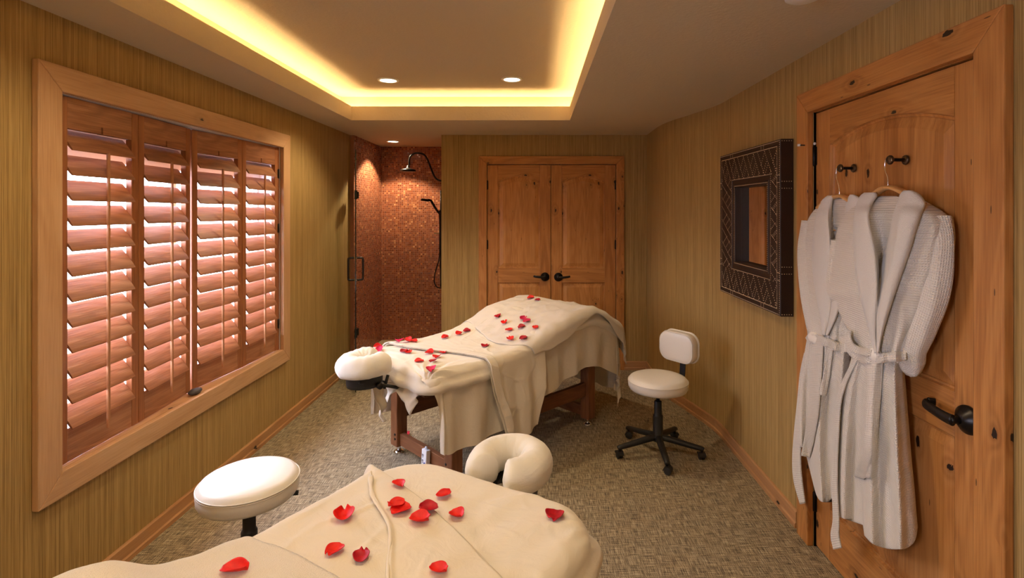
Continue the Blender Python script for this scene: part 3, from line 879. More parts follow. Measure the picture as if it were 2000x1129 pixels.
def round_seat(t, h_top, th, r=.2):
    mm = MB()
    b = h_top-th
    mm.lathe([(.001, b), (r-.028, b), (r-.010, b+.006), (r-.001, b+.022), (r+.001, b+th*.45), (r, h_top-.030), (r-.003, h_top-.026), (r-.012, h_top-.011), (r-.030, h_top-.003), (r-.07, h_top+.002), (.001, h_top+.004)], n=72)
    s_ = obj('seat', mm, M['vinyl'], t, local=True)
    for (rr, zz, w_) in ((r+.0008, h_top-.028, .0022), (r+.0012, h_top-.036, .0013)):
        mm = MB(); mm.tube([(rr*cos(2*pi*k/72), rr*sin(2*pi*k/72), zz) for k in range(73)], w_, 8, cap=False)
        o = obj('seam', mm, M['piping'], s_, local=True)
    return s_

st = thing('rolling_stool', 'white round rolling stool with no backrest, beside the nearer massage table', 'stool', (-1.245, 2.275, 0))
round_seat(st, .505, .100)
stool_base(st, .505, .100, .4)
mm = MB(); mm.tube([(.05, .03, .395), (.12, .05, .392), (.165, .06, .39)], .005, 8); mm.tube([(.155, .057, .39), (.185, .063, .389)], .011, 10)
obj('height_lever', mm, M['black'], st, local=True)

sc = thing('rolling_stool', 'white rolling stool with a small padded backrest, against the bend of the right wall', 'stool', (.838, 3.56, 0))
round_seat(sc, .525, .092)
stool_base(sc, .525, .092, radians(-92))
# backrest on a bracket; local direction pointing from seat to backrest
bd = Vector((.79, .613, 0)); bs = Vector((.613, -.79, 0)); bu = Vector((0, 0, 1))
mm = MB()
path = [bd*.05+bu*.418, bd*.17+bu*.416, bd*.225+bu*.425, bd*.262+bu*.465, bd*.272+bu*.52, bd*.275+bu*.60, bd*.278+bu*.68]
mm.tube(catmull(path, 5), .022, 10, ry=.005, up=tuple(bd+bu*.001))
# flat bar: rebuild as a strip to keep its broad side across
mm = MB(); cp = catmull(path, 5)
P_ = []
for i, p in enumerate(cp):
    tt = (cp[min(i+1, len(cp)-1)]-cp[max(i-1, 0)]).normalized(); nn = tt.cross(bs).normalized()
    P_.append([p-bs*.022-nn*.0035, p+bs*.022-nn*.0035, p+bs*.022+nn*.0035, p-bs*.022+nn*.0035, p-bs*.022-nn*.0035])
mm.grid(P_, len(P_), 5, smooth=False)
obj('back_bracket', mm, M['black'], sc, local=True, weld=True)
def rrect(hw, hh, r, n=8):
    out = []
    for (cx, cy_, a0) in ((hw-r, hh-r, 0), (-hw+r, hh-r, 90), (-hw+r, -hh+r, 180), (hw-r, -hh+r, 270)):
        for k in range(n+1):
            a = radians(a0+90*k/n); out.append((cx+r*cos(a), cy_+r*sin(a)))
    return out
def pad(cx, levels, hw, hh, r):
    """loft of rounded rectangles along -bd; levels = (distance from centre, inset)"""
    mm = MB(); idx = []
    for (dd, ins) in levels:
        pts = rrect(hw-ins, hh-ins, max(.01, r-ins))
        idx.append(len(mm.v))
        mm.v += [cx+bs*x+bu*y+(-bd)*(dd) for x, y in pts]
        n = len(pts)
    for b0, b1 in zip(idx, idx[1:]):
        for i in range(n):
            j = (i+1) % n; mm.f.append((b0+i, b0+j, b1+j, b1+i)); mm.smooth.append(True)
    mm.f.append(tuple(range(idx[0], idx[0]+n))); mm.smooth.append(True)
    mm.f.append(tuple(range(idx[-1], idx[-1]+n))); mm.smooth.append(True)
    return mm
c0 = bd*.235+bu*.69
lv = [(-.018, .02), (-.014, .004), (-.004, 0), (.030, 0), (.040, .003), (.047, .012), (.050, .03), (.052, .06)]
bk = obj('backrest', pad(c0, lv, .145, .105, .075), M['vinyl'], sc, local=True)
mm = MB(); pp = rrect(.1385, .0985, .070); pp.append(pp[0])
mm.tube([c0+bs*x+bu*y-bd*.0435 for x, y in pp], .0028, 8, cap=False); obj('seam', mm, M['piping'], bk, local=True)
obj('back_plate', pad(c0+bd*.024, [(-.006, .012), (-.004, .002), (.0, 0), (.005, .002)], .150, .110, .078), M['piping'], sc, local=True)

# ================================================================== MASSAGE TABLES
def outline(L, W, r0, r1, n=26, es=60, el=120):
    """closed outline of a table top, head end at x=0; r0 corner radius at head, r1 at foot.  Evenly dense."""
    pts = []
    def arc(cx, cy_, r, a0, a1):
        for k in range(n): 
            a = radians(lerp(a0, a1, k/n)); pts.append((cx+r*cos(a), cy_+r*sin(a)))
    def line(p, q, m):
        for k in range(m): pts.append((lerp(p[0], q[0], k/m), lerp(p[1], q[1], k/m)))
    h = W/2
    arc(r0, -h+r0, r0, 180, 270); line((r0, -h), (L-r1, -h), el)
    arc(L-r1, -h+r1, r1, 270, 360); line((L, -h+r1), (L, h-r1), es)
    arc(L-r1, h-r1, r1, 0, 90); line((L-r1, h), (r0, h), el)
    arc(r0, h-r0, r0, 90, 180); line((0, h-r0), (0, -h+r0), es)
    return pts

def cushion(L, W, hf, th, r0, r1, edge=.045, wr=None, grow=0.0, rings=16, skirt=None, cx=None):
    """upholstered top following hf(x); returned in table coordinates"""
    ol = outline(L, W, r0, r1)
    n = len(ol); mm = MB()
    cxx = lambda x: min(max(x, W*.42), L-W*.42)      # medial line
    lv = []
    for k in range(rings+1): lv.append((sqrt(k/rings) if k < rings*.5 else lerp(sqrt(.5), 1, (k/rings-.5)*2), 'top'))
    P = []
    for (f, _) in lv:
        row = []
        for (x, y) in ol:
            mx = cxx(x); p = (mx+(x-mx)*f, y*f)
            d = (1-f)*hypot(x-mx, y)
            z = hf(p[0])
            if d < edge: z -= edge-sqrt(max(0, edge*edge-(edge-d)**2))
            if wr: z += wr(p[0], p[1], d)
            row.append(Vector((p[0], p[1], z)))
        P.append(row)
    for j, (dz, out) in enumerate(((.06, .004), (.082, .006), (.104, .004), (.12, -.004), (.128, -.020), (.13, -.05))):
        row = []
        for (x, y) in ol:
            mx = cxx(x); d = hypot(x-mx, y); ux, uy = (x-mx)/d, y/d
            base = hf(x)
            o_ = out+grow*sin(pi*min(1, (dz-.045)/.085))
            zz = base-edge-(dz-.045)*(th-edge)/.085
            q = Vector((x+ux*o_, y+uy*o_, zz))
            if skirt: q += Vector((ux, uy, 0))*skirt(x, y, j)
            row.append(q)
        P.append(row)
    for row in P: row.append(row[0])
    mm.grid(P, len(P), n+1)
    mm.f.append(tuple((len(P)-1)*(n+1)+k for k in range(n))); mm.smooth.append(False)
    return mm

def drape(L, W, hf, x0f, x1, y0, y1f, off, r=.055, fold=.02, fk=9.0, hem=None, nu=90, nv=110, seed=0, wr=.004, flare=.10, r0=.12, hemf=None, y0f=None, x1f=None, cr=0.0):
    """cloth laid over the table: spans x in [x0f(y), x1], y in [y0, y1]; what overhangs hangs down.
       ends are functions so that hems can slant."""
    H = W/2
    rows = []; uv = []
    for i in range(nu+1):
        row = []
        for j in range(nv+1):
            v = j/nv; u = i/nu
            y = lerp(y0, y1f, v)
            xa = x0f(y); xb = x1 if x1f is None else x1f(y)
            x = lerp(xa, xb, u)
            if hemf: 
                lim0, lim1 = hemf(x)
                y = lerp(lim0, lim1, v)
                xa = x0f(y); x = lerp(xa, xb, u)
            # nearest point on a slightly shrunken table outline with round corners
            ix0, ix1, iy = r0, L-.06, H-.06
            # signed: clamp to rectangle, then the corner rounding comes by itself from the distance
            cx_ = min(max(x, ix0), ix1); cy_ = min(max(y, -iy), iy)
            dx, dy = x-cx_, y-cy_
            rx_ = r0 if x < ix0 else .06
            if x < ix0: 
                dd = hypot(dx, dy); lim = r0
                if abs(dy) < 1e-9: lim = r0
                elif dx == 0: lim = .06
                else:
                    lim = .06+(r0-.06)*abs(dx)/dd
            else: dd = hypot(dx, dy); lim = .06
            ov = dd-(lim-r)-off
            zt = hf(min(max(x, 0), L))+off
            wn = wr*(nz(x*5+seed, y*5, seed)+.6*nz(x*14+seed, y*14, seed+3))
            cz = cr*crease(x, y, seed)
            if ov <= 0:
                p = Vector((x, y, zt+wn+cz))
            else:
                ux, uy = dx/dd, dy/dd
                bx, by = cx_+ux*(lim-r+off), cy_+uy*(lim-r+off)
                R_ = r+off
                if ov < R_*pi/2:
                    th = ov/R_
                    o_, z = R_*sin(th)*1.0, zt-R_*(1-cos(th)); drop = 0
                else:
                    drop = ov-R_*pi/2
                    o_, z = R_, zt-R_-drop
                tau = x if abs(uy) > abs(ux) else y
                if 0.05 < abs(ux) < .999 and 0.05 < abs(uy): tau = atan2(uy, ux)*.35+x
                k_ = min(1, drop/.25)
                fo = fold*k_*(sin(tau*fk*2*pi/1.6+seed+1.5*nz(tau*2, seed))*.7+.9*nz(tau*6+seed, z*1.3, 2.0)+.35*nz(tau*19, z*3, seed))
                o_ += fo+flare*k_*.25+cz
                p = Vector((bx+ux*o_, by+uy*o_, max(z, .006)+wn))
                sh = fold*.6*k_*nz(tau*5+9, z*2, seed)
                p += Vector((-uy, ux, 0))*sh
            row.append(p)
        rows.append(row)
    mm = MB(); mm.grid(rows, nu+1, nv+1)
    return mm

def place(o, t):
    o.matrix_basis = wm(t); WM[o.name] = wm(t)

# ---- far table ---------------------------------------------------------------
T1 = (-.885, 3.185, 0); A1_ = radians(45)
HP1 = [(-.2, .725), (0, .725), (.55, .725), (.72, .738), (.88, .780), (1.05, .842), (1.22, .882), (1.36, .900), (1.48, .902), (1.60, .865), (1.72, .800), (1.80, .755), (1.85, .735), (2.5, .735)]
h1 = lambda x: interp(HP1, x)[0]
L1, W1 = 1.85, .78
mt = thing('massage_table', 'massage table before the closet doors, on wooden legs with chrome feet', 'massage table', T1, A1_, group='massage tables')

def table_frame(t, L, W, x0, x1, yl, legw=.082, ztop=.585):
    h_ = legw/2
    for (x, y) in ((x0, -yl), (x0, yl), (x1, -yl), (x1, yl)):
        mm = MB(); mm.box((x-h_, y-h_, .052), (x+h_, y+h_, ztop))
        lg = obj('leg', mm, M['table_wood'], t, local=True, bevel=.006)
        mm = MB(); mm.tube([(x, y, .012), (x, y, .053)], .0125, 14); mm.lathe([(.001, 0.001), (.036, 0.001), (.037, .006), (.026, .014), (.014, .020), (.001, .020)], Matrix.Translation((x, y, 0)), 28)
        obj('leveling_foot', mm, M['chrome'], lg, local=True)
        mm = MB()
        sgn = -1 if x == x0 else 1
        for zz in (.105, .135):
            mm.tube([(x+sgn*(h_-.001), y+.018*(1 if y < 0 else -1), zz), (x+sgn*(h_+.004), y+.018*(1 if y < 0 else -1), zz)], .008, 10)
        obj('bolt', mm, M['bronze'], lg, local=True)
    for x in (x0, x1):
        mm = MB(); mm.box((x-.018, -yl+h_+.0005, .062), (x+.018, yl-h_-.0005, .142)); obj('cross_rail', mm, M['table_rail'], t, local=True, bevel=.003)
        mm = MB(); mm.box((x-.018, -yl+h_+.0005, .50), (x+.018, yl-h_-.0005, .58)); obj('cross_rail', mm, M['table_rail'], t, local=True, bevel=.003)
    for y in (-yl, yl):
        mm = MB(); mm.box((x0+h_+.0005, y-.018, .235), (x1-h_-.0005, y+.018, .335)); obj('side_rail', mm, M['table_long'], t, local=True, bevel=.003)
        mm = MB(); mm.box((.03, y-.018, .586), (L-.03, y+.018, .612)); obj('top_rail', mm, M['table_long'], t, local=True, bevel=.003)
M['table_long'] = wood('table_long_rail_wood', 0, (.26, .11, .047), (.19, .073, .03), (.11, .038, .015), knots=0, seed=15)
table_frame(mt, L1, W1, .245, 1.515, .312)
M['table_vinyl'] = plain('table_vinyl', (.55, .47, .36), .5)
obj('padded_top', cushion(L1-.02, W1-.02, lambda x: h1(x)-.012, .090, .11, .08), M['table_vinyl'], mt, local=True)

def wr1(x, y, d):
    w_ = .0035*nz(x*7, y*7, 1)+.0018*nz(x*22, y*22, 5)+.0045*crease(x, y, 17, 1.2)
    # pulls towards the near corners
    for (cx, cy_) in ((.02, -.37), (.02, .37)):
        dx, dy = x-cx, y-cy_; rr = hypot(dx, dy); a = atan2(dy, dx)
        w_ += .016*exp(-rr/.17)*(sin(a*11+2.5*nz(rr*6, a*2))+.5*sin(a*27+rr*20))*min(1, rr/.05)
    return w_
def sk1(x, y, j):
    return .012*nz(x*6+2, y*6, j*.3)+.011*sin(x*41+y*37+2.5*nz(x*4, y*4, 7))*(.4+.6*exp(-(x*x)/.04))*min(1, j*.35+.3)
fs = obj('fitted_sheet', cushion(L1+.012, W1+.012, lambda x: h1(x)+.004, .128, .12, .09, edge=.055, wr=wr1, grow=.026, rings=70, skirt=sk1), M['sheet2'], local=True)
place(fs, mt); tag(fs, 'cream fitted sheet stretched over the head end of the far massage table', 'sheet')

# long under sheet hanging from the far table
def hem_under(x): return (-.80-.02*sin(x*5)+.05*sstep(.9, 1.5, x), .80)
us = obj('under_sheet', drape(L1-.015, W1-.018, lambda x: h1(x)-.028, lambda y: .01, 2.34, -.8, .8, .004, r=.05, fold=.022, fk=7, hemf=hem_under, nu=200, nv=200, seed=4, wr=0, flare=.04, cr=.004), M['sheet'], local=True)
place(us, mt); tag(us, 'long cream sheet hanging to the floor round the far massage table', 'sheet')

# top sheet: band across the table and a flap hanging at the near side
def flapx0(y):
    # slanting front hem: .20 at the left side, .43 at the right, on down the flap
    return lerp(.19, .44, sstep(.42, -.42, y)) + (.10*sstep(-.45, -.95, y))
def flapx1(y): return lerp(1.18, .92, sstep(.1, -.5, y)) - .10*sstep(-.5, -1.0, y)
ts = obj('top_sheet', drape(L1, W1, h1, flapx0, 1.1, -.93, .56, .016, r=.055, fold=.020, fk=10, nu=130, nv=240, seed=11, wr=.006, flare=.16, x1f=flapx1, cr=.008), M['sheet'], local=True, solid=.003)
place(ts, mt); tag(ts, 'cream top sheet folded across the far massage table, one flap hanging low', 'sheet')
# turned-down hem: a soft roll along the front edge of the top sheet
tmp = []
for k in range(61):
    y = lerp(.37, -.345, k/60); x = flapx0(y)+.012
    tmp.append((x, y, h1(x)+.022+.003*nz(y*9, 2)))
obj('turned_hem', drape(L1, W1, h1, lambda y: flapx0(y)-.004, 1.1, -.93, .56, .027, r=.055, fold=.020, fk=10, nu=12, nv=240, seed=11, wr=.006, flare=.16, cr=.008, x1f=lambda y: flapx0(y)+.050+.02*nz(y*5, 1)), M['sheet'], ts, local=True, solid=.007)

def hem_towel(x):
    r_ = interp([(.6, -.44), (.80, -.455), (.95, -.50), (1.15, -.525), (1.32, -.475), (1.5, -.435), (1.62, -.46), (1.76, -.54), (1.9, -.58), (2.2, -.6)], x)[0]
    return (r_-.02, .60)
tw = obj('terry_blanket', drape(L1, W1, h1, lambda y: .74+.05*sin(y*7)+.06*sstep(-.2, -.45, y)+.10*sstep(.1, .4, y), 2.10, -.6, .6, .024, r=.06, fold=.014, fk=6, hemf=hem_towel, nu=180, nv=170, seed=21, wr=.013, flare=.05, cr=.006), M['towel'], local=True, solid=.006)
place(tw, mt); tag(tw, 'cream terry blanket over the raised foot end of the far massage table', 'blanket')

# ---- face cradle builder -----------------------------------------------------------
def horseshoe(R, rt, cx, z, gap, squash=1.0, n=64, m=22, wr=.004, seed=0, tall=1.0):
    """U cushion, opening towards +x; centre cx on the table axis"""
    a0 = radians(gap); pts = []; rs = []; rz_ = []
    N = n
    for k in range(N+1):
        a = lerp(a0, 2*pi-a0, k/N)
        pts.append(Vector((cx+R*cos(a)*1.12, R*sin(a), z)))
        e = min(k, N-k)/N
        f = sqrt(max(0, 1-(1-min(1, e/.05))**2)) if e < .05 else 1
        rs.append(max(.004, rt*f)); rz_.append(max(.004, rt*squash*f*tall))
    mm = MB(); mm.tube(pts, rz_, m, ry=rs, up=(0, 0, 1))
    c = Vector((cx, 0, z))
    for v in mm.v:
        d = (v-c)
        v += Vector((nz(v.x*14+seed, v.y*14, v.z*14), nz(v.x*14, v.y*14+seed, v.z*14+3), nz(v.x*12+5, v.y*12, v.z*12+seed)))*wr
        a = atan2(d.y, d.x)
        v.z += wr*.9*sin(a*16+seed+d.length*40)*max(0, (.16-d.length))/.16
        if v.z < z-rt*squash*.72: v.z = z-rt*squash*.72
    return mm
def cradle(t, cx, z, R, rt, gap, seed, squash=.78, tilt=0, wr=.005):
    c = thing('face_cradle', None, None, (0, 0, 0)); c.parent = t; WM[c.name] = wm(t)
    mm = horseshoe(R, rt, cx, z, gap, squash, wr=wr, seed=seed)
    cu = obj('cushion', mm, M['cradle_cover'], c, local=True)
    zb = z-rt*squash*.72
    mm = MB()
    pts = []; N = 48
    for k in range(N+1):
        a = lerp(radians(30), 2*pi-radians(30), k/N); pts.append((cx+R*1.12*cos(a), R*sin(a), zb-.014))
    mm.tube(pts, .008, 10, ry=.060, up=(0, 0, 1)); obj('base_plate', mm, M['black'], c, local=True)
    mm = MB()
    for sy in (-1, 1):
        y = sy*.075
        mm.tube(catmull([(cx-.07, y, zb-.022), (cx+.03, y, zb-.055), (.0, y*1.15, zb-.105), (.10, y*1.2, zb-.150)], 5), .010, 10, ry=.014, up=(0, 1, 0))
        mm.tube([(cx+.11, y, zb-.020), (cx+.085, y, zb-.095)], .009, 10)
        mm.tube([(.02, y*1.15, .50+.06), (.16, y*1.15, .555)], .013, 10)
    mm.tube([(cx+.04, -.10, zb-.062), (cx+.04, .10, zb-.062)], .012, 12)
    obj('support_arm', mm, M['black'], c, local=True)
    for sy in (-1, 1):
        mm = MB(); mm.tube([(cx+.04, sy*.095, zb-.062), (cx+.04, sy*.115, zb-.062)], .018, 12)
        obj('lock_knob', mm, M['bronze'], c, local=True)
    return c, cu
c1, cu1 = cradle(mt, -.165, .745, .088, .076, 24, 3, squash=.85, wr=.010)
# loose tail of the cover, twisted
mm = MB(); rows = []
pathc = catmull([(-.13, -.02, .655), (-.09, -.03, .60), (-.085, -.035, .54), (-.07, -.04, .49), (-.08, -.03, .44), (-.055, -.045, .395)], 6)
for i, p in enumerate(pathc):
    u = i/(len(pathc)-1); a = 2.2+2.7*u+.5*sin(u*8); w_ = .028+.012*sin(u*5)
    d = Vector((cos(a), sin(a), .25))*w_
    rows.append([p+d*(k/3-1) + Vector((0, 0, .0))+Vector((sin(a), -cos(a), 0))*.008*sin(k*1.2+u*6) for k in range(7)])
mm.grid(rows, len(rows), 7); obj('cover_tail', mm, M['sheet'], cu1, local=True, solid=.002)

# crumpled corner of the fitted sheet under the head end
mm = MB(); rows = []
for i in range(15):
    u = i/14; y = lerp(.05, -.30, u)
    rows.append([Vector((.015-.012*sin(k*.9+u*5)+.012*nz(u*9, k*.7)-.01*k*.3, y, .615-k*(.012+.007*sin(u*9+1)+.006*nz(u*7, 4)))) for k in range(8)])
mm.grid(rows, len(rows), 8); obj('gathered_edge', mm, M['sheet'], fs, local=True, solid=.003)

# ---- near table ---------------------------------------------------------------
T2 = (-.130, 1.780, 0); A2_ = atan2(-.867, -.497)
HP2 = [(-.2, .72), (0, .72), (.50, .715), (.68, .725), (.86, .775), (.95, .835), (1.10, .86), (1.30, .85), (1.5, .79), (1.7, .735), (1.85, .72), (2.5, .72)]
h2 = lambda x: interp(HP2, x)[0]+.020
m2 = thing('massage_table', 'nearer massage table, cut off by the bottom edge of the photo', 'massage table', T2, A2_, group='massage tables')
table_frame(m2, 1.85, .82, .245, 1.515, .31, ztop=.60)
obj('padded_top', cushion(1.83, .80, lambda x: h2(x)-.012, .090, .17, .10), M['table_vinyl'], m2, local=True)
def wr2(x, y, d):
    w_ = .0035*nz(x*5, y*5, 31)+.0012*nz(x*18, y*18, 35)+.0035*crease(x, y, 37)
    for (cx, cy_) in ((.03, .395),):
        dx, dy = x-cx, y-cy_; rr = hypot(dx, dy); a = atan2(dy, dx)
        w_ += .006*exp(-rr/.13)*sin(a*15+2*nz(rr*6, a*2))*min(1, rr/.05)
    # long soft creases running from the head end
    w_ += .0022*sin((y+.35*x)*46+3*nz(x*2, y*3, 4))*max(0, nz(x*3+7, y*3, 8))*2
    return w_
f2 = obj('fitted_sheet', cushion(1.862, .832, lambda x: h2(x)+.004, .135, .19, .10, edge=.06, wr=wr2, grow=.022, rings=74, skirt=lambda x, y, j: .012*nz(x*6+12, y*6, j*.3)+.006*sin(x*25+y*33)), M['sheet2'], local=True)
place(f2, m2); tag(f2, 'cream fitted sheet over the rounded head end of the nearer massage table', 'sheet')
# top sheet, folded down: two layers
def e_front(y): return .165+.335*(y+.41)-.02*sin((y+.41)*5)
s2 = obj('top_sheet', drape(1.85, .82, h2, lambda y: e_front(y), .90, -.52, .64, .014, r=.05, fold=.012, fk=6, nu=150, nv=180, seed=41, wr=.006, flare=.05, r0=.19, cr=.005), M['sheet'], local=True, solid=.003)
place(s2, m2); tag(s2, 'cream top sheet turned down slantwise across the nearer massage table', 'sheet')
# the turned-down band lying on it: between the front hem and the inner fold line
mm = MB(); rows = []
for i in range(201):
    u = i/200; y = lerp(-.42, .58, u)
    xa = e_front(y)+.004
    xb = interp([(-.44, .155), (-.41, .18), (-.27, .305), (-.08, .415), (.04, .54), (.18, .67), (.4, .80), (.6, .91)], y)[0]
    row = []
    for k in range(49):
        f = k/48; x = lerp(xa, max(xb, xa+.004), f)
        dd = max(0, abs(y)-.355)
        z = h2(x)+.0195+.005*sin(pi*f)+.004*nz(x*11+3, y*11, 2)+.007*exp(-((f-.97)/.05)**2)+.004*crease(x, y, 61, 1.3)
        yy = y
        if dd > 0:
            th = min(dd/.06, pi/2); z -= .06*(1-cos(th))+max(0, dd-.06*pi/2); yy = (1 if y > 0 else -1)*(.355+.066*sin(th))
        row.append(Vector((x, yy, z)))
    rows.append(row)
mm.grid(rows, 201, 49); obj('turned_down_band', mm, M['sheet'], s2, local=True, solid=.004)
# long crease pleats of the top sheet
tmp = [(interp([(-.44, .155), (-.41, .18), (-.27, .305), (-.08, .415), (.04, .54), (.18, .67)], y)[0], y) for y in [lerp(-.35, .18, k/50) for k in range(51)]]
mm = MB(); mm.tube([(x, y, h2(x)+.026+.002*nz(x*30, y*30)) for x, y in tmp], [.0075+.004*nz(k*.3, 1)-.00008*k for k in range(51)], 10, ry=.0035, up=(0, 0, 1)); obj('turned_hem', mm, M['sheet'], s2, local=True)

w2 = obj('terry_blanket', drape(1.85, .82, h2, lambda y: .625+.012*sin(y*9), 2.0, -.58, .58, .024, r=.06, fold=.012, fk=6, nu=150, nv=130, seed=51, wr=.009, flare=.05, cr=.003), M['towel'], local=True, solid=.008)
place(w2, m2); tag(w2, 'cream terry blanket on the nearer massage table, at the bottom left corner', 'blanket')
c2, cu2 = cradle(m2, -.165, .700, .098, .070, 22, 9, squash=.88, wr=.0035)
c2.location = (0, -.055, 0); WM[c2.name] = wm(m2) @ Matrix.Translation((0, -.055, 0))

# ---- power strip and cable by the far table -----------------------------------------
ps = thing('power_strip', 'white power strip leaning on the wooden rail of the far massage table', 'power strip', (0, 0, 0))
Mx = wm(mt) @ Matrix.Translation((.245-.018-.022, -.075, .004)) @ Matrix.Rotation(radians(3), 4, 'Y')
ps.matrix_basis = Mx; WM[ps.name] = Mx
mm = MB(); mm.box((-.019, -.027, 0), (.012, .027, .150)); obj('body', mm, M['power'], ps, local=True, bevel=.004)
mm = MB()
for zz in (.035, .075, .108): 
    mm.box((-.0205, .004, zz), (-.0188, .008, zz+.013)); mm.box((-.0205, .014, zz), (-.0188, .018, zz+.013)); mm.tube([(-.0205, .011, zz-.006), (-.0188, .011, zz-.006)], .003, 8)
obj('outlet_slots', mm, M['socket'], ps, local=True)
mm = MB(); mm.box((-.0225, -.018, .045), (-.0188, -.004, .075)); obj('switch', mm, M['blue_switch'], ps, local=True, bevel=.001)
mm = MB(); mm.tube([(-.003, 0, .15), (-.003, 0, .165)], .008, 10); obj('cable_grip', mm, M['power'], ps, local=True)
mm = MB()
cp = [wm(mt) @ Vector(p) for p in ((.33, -.20, .006), (.42, -.30, .006), (.52, -.36, .006), (.60, -.37, .006), (.72, -.30, .006), (.80, -.14, .006), (.95, 0, .006), (1.3, .1, .006))]
mm.tube(catmull(cp, 8), .0042, 8); tag(obj('power_cable', mm, M['power'], origin=cp[3]), 'thin white cable on the carpet under the far massage table', 'cable')
# ================================================================== MIRROR ON THE RIGHT WALL
MY0, MY1, MZ0, MZ1, MT = 2.765, 3.665, 1.090, 2.032, .072
t = thing('wall_mirror', 'square mirror in a wide dark leather frame patterned with nailheads', 'mirror', (WR-.001, 3.215, 1.56))
IY0, IY1, IZ0, IZ1 = 2.930, 3.395, 1.322, 1.800
PM = lambda y, z, n: Vector((WR-n, y, z))
mm = MB()
lo = [[(MY0, MZ0), (MY1, MZ0), (MY1, MZ1), (MY0, MZ1)], [(IY0, IZ0), (IY1, IZ0), (IY1, IZ1), (IY0, IZ1)]]
ring = lambda r, n: [PM(y, z, n) for y, z in r]
inn = lambda r, d: [(r[0][0]+d, r[0][1]+d), (r[1][0]-d, r[1][1]+d), (r[2][0]-d, r[2][1]-d), (r[3][0]+d, r[3][1]-d)]
R_ = [ring(lo[0], .002), ring(lo[0], MT-.004), ring(inn(lo[0], .004), MT), ring(inn(lo[0], .010), MT),
      ring(inn(lo[1], -.048), MT), ring(inn(lo[1], -.046), MT-.004), ring(inn(lo[1], -.022), MT-.004), ring(inn(lo[1], -.020), MT-.001), ring(inn(lo[1], -.003), MT-.001), ring(lo[1], MT-.004), ring(lo[1], .012)]
b = 0
for r in R_: mm.v += r
for k in range(len(R_)-1):
    for i in range(4):
        j = (i+1) % 4; mm.f.append((k*4+i, k*4+j, k*4+4+j, k*4+4+i)); mm.smooth.append(False)
mm.f.append((0, 3, 2, 1)); mm.smooth.append(False)
obj('leather_frame', mm, M['leather'], t)
mm = MB(); mm.add([PM(IY0-.002, IZ0-.002, .024), PM(IY1+.002, IZ0-.002, .024), PM(IY1+.002, IZ1+.002, .024), PM(IY0-.002, IZ1+.002, .024),
                   PM(IY0-.002, IZ0-.002, .018), PM(IY1+.002, IZ0-.002, .018), PM(IY1+.002, IZ1+.002, .018), PM(IY0-.002, IZ1+.002, .018)],
                  [(0, 1, 2, 3), (7, 6, 5, 4), (0, 4, 5, 1), (1, 5, 6, 2), (2, 6, 7, 3), (3, 7, 4, 0)])
obj('mirror_glass', mm, M['mirror'], t)
# nailheads
nm = MB()
def nail(y, z, n=MT, dirn=0, r=.0027):
    vs = []; 
    for (rr, hh) in ((r, 0), (r*.6, r*.7)):
        for k in range(6):
            a = pi*k/3
            if dirn == 0: vs.append(PM(y+rr*cos(a), z+rr*sin(a), n+hh))
            elif dirn == 1: vs.append(PM(y-hh, z+rr*sin(a), n+rr*cos(a)))       # near side face (towards -y)
    fs = [(k, (k+1) % 6, 6+(k+1) % 6, 6+k) for k in range(6)]+[tuple(range(6, 12))]
    nm.add(vs, fs, True)
def nline(p, q, sp=.0125, **k):
    L_ = hypot(q[0]-p[0], q[1]-p[1]); n = max(1, int(round(L_/sp)))
    for i in range(n+1): nail(lerp(p[0], q[0], i/n), lerp(p[1], q[1], i/n), **k)
def nrect(r, **k):
    for i in range(4): nline(r[i], r[(i+1) % 4], **k)
nrect(inn(lo[0], .008), sp=.011); nrect(inn(lo[0], .036), sp=.009)
nrect(inn(lo[1], -.052), sp=.011); nrect(inn(lo[1], -.010), sp=.011, n=MT-.001)
for y in (MY0+.20, MY0+.235, MY1-.20, MY1-.235):
    for z0 in (MZ0+.008, MZ1-.036): nline((y, z0), (y, z0+.028), sp=.009)
for z in (MZ0+.19, MZ0+.23, MZ1-.23, MZ1-.19):
    for y0 in (MY0+.008, MY1-.036): nline((y0, z), (y0+.028, z), sp=.009)
# woven strap pattern: wide straps one way, narrow stubs the other way between them
B0, B1 = .038, None
oy0, oy1, oz0, oz1 = MY0+.040, MY1-.040, MZ0+.040, MZ1-.040
jy0, jy1, jz0, jz1 = IY0-.055, IY1+.055, IZ0-.055, IZ1+.055
def inside(y, z): return oy0 <= y <= oy1 and oz0 <= z <= oz1 and not (jy0 <= y <= jy1 and jz0 <= z <= jz1)
def clipline(y0, z0, dy, dz, L_, sp=.0125):
    n = int(L_/sp)
    for i in range(n+1):
        y, z = y0+dy*i*sp, z0+dz*i*sp
        if inside(y, z): nail(y, z, r=.0027)
def band(ox, oz, W_, Hh, vertical):
    """weave for one band of length W_ and height Hh; (ox, oz) its corner"""
    p = .150; tn = 1.5
    dy_, dz_ = 1/hypot(1, tn), tn/hypot(1, tn)
    def put(a, b_, ddx, ddz, L_):
        n = int(L_/.0145)
        for i in range(n+1):
            x_, y_ = a+ddx*i*.0145, b_+ddz*i*.0145
            if 0 <= x_ <= W_ and 0 <= y_ <= Hh:
                if vertical: nail(ox+y_, oz+x_, r=.0027)
                else: nail(ox+x_, oz+y_, r=.0027)
    k = -3
    while k*p < W_+p:
        a = k*p
        put(a, 0, dy_, dz_, Hh*1.3); put(a+p*.40, 0, dy_, dz_, Hh*1.3)
        # stubs crossing the gap, downwards
        for q in (.12, .62):
            sx = a+p*.40+q*Hh/tn; sz = q*Hh
            put(sx, sz, dy_, -dz_, .095); put(sx+.030, sz+.045, dy_, -dz_, .095)
        k += 1
hb = jz0-oz0
band(oy0, oz0, oy1-oy0, hb, False); band(oy0, jz1, oy1-oy0, oz1-jz1, False)
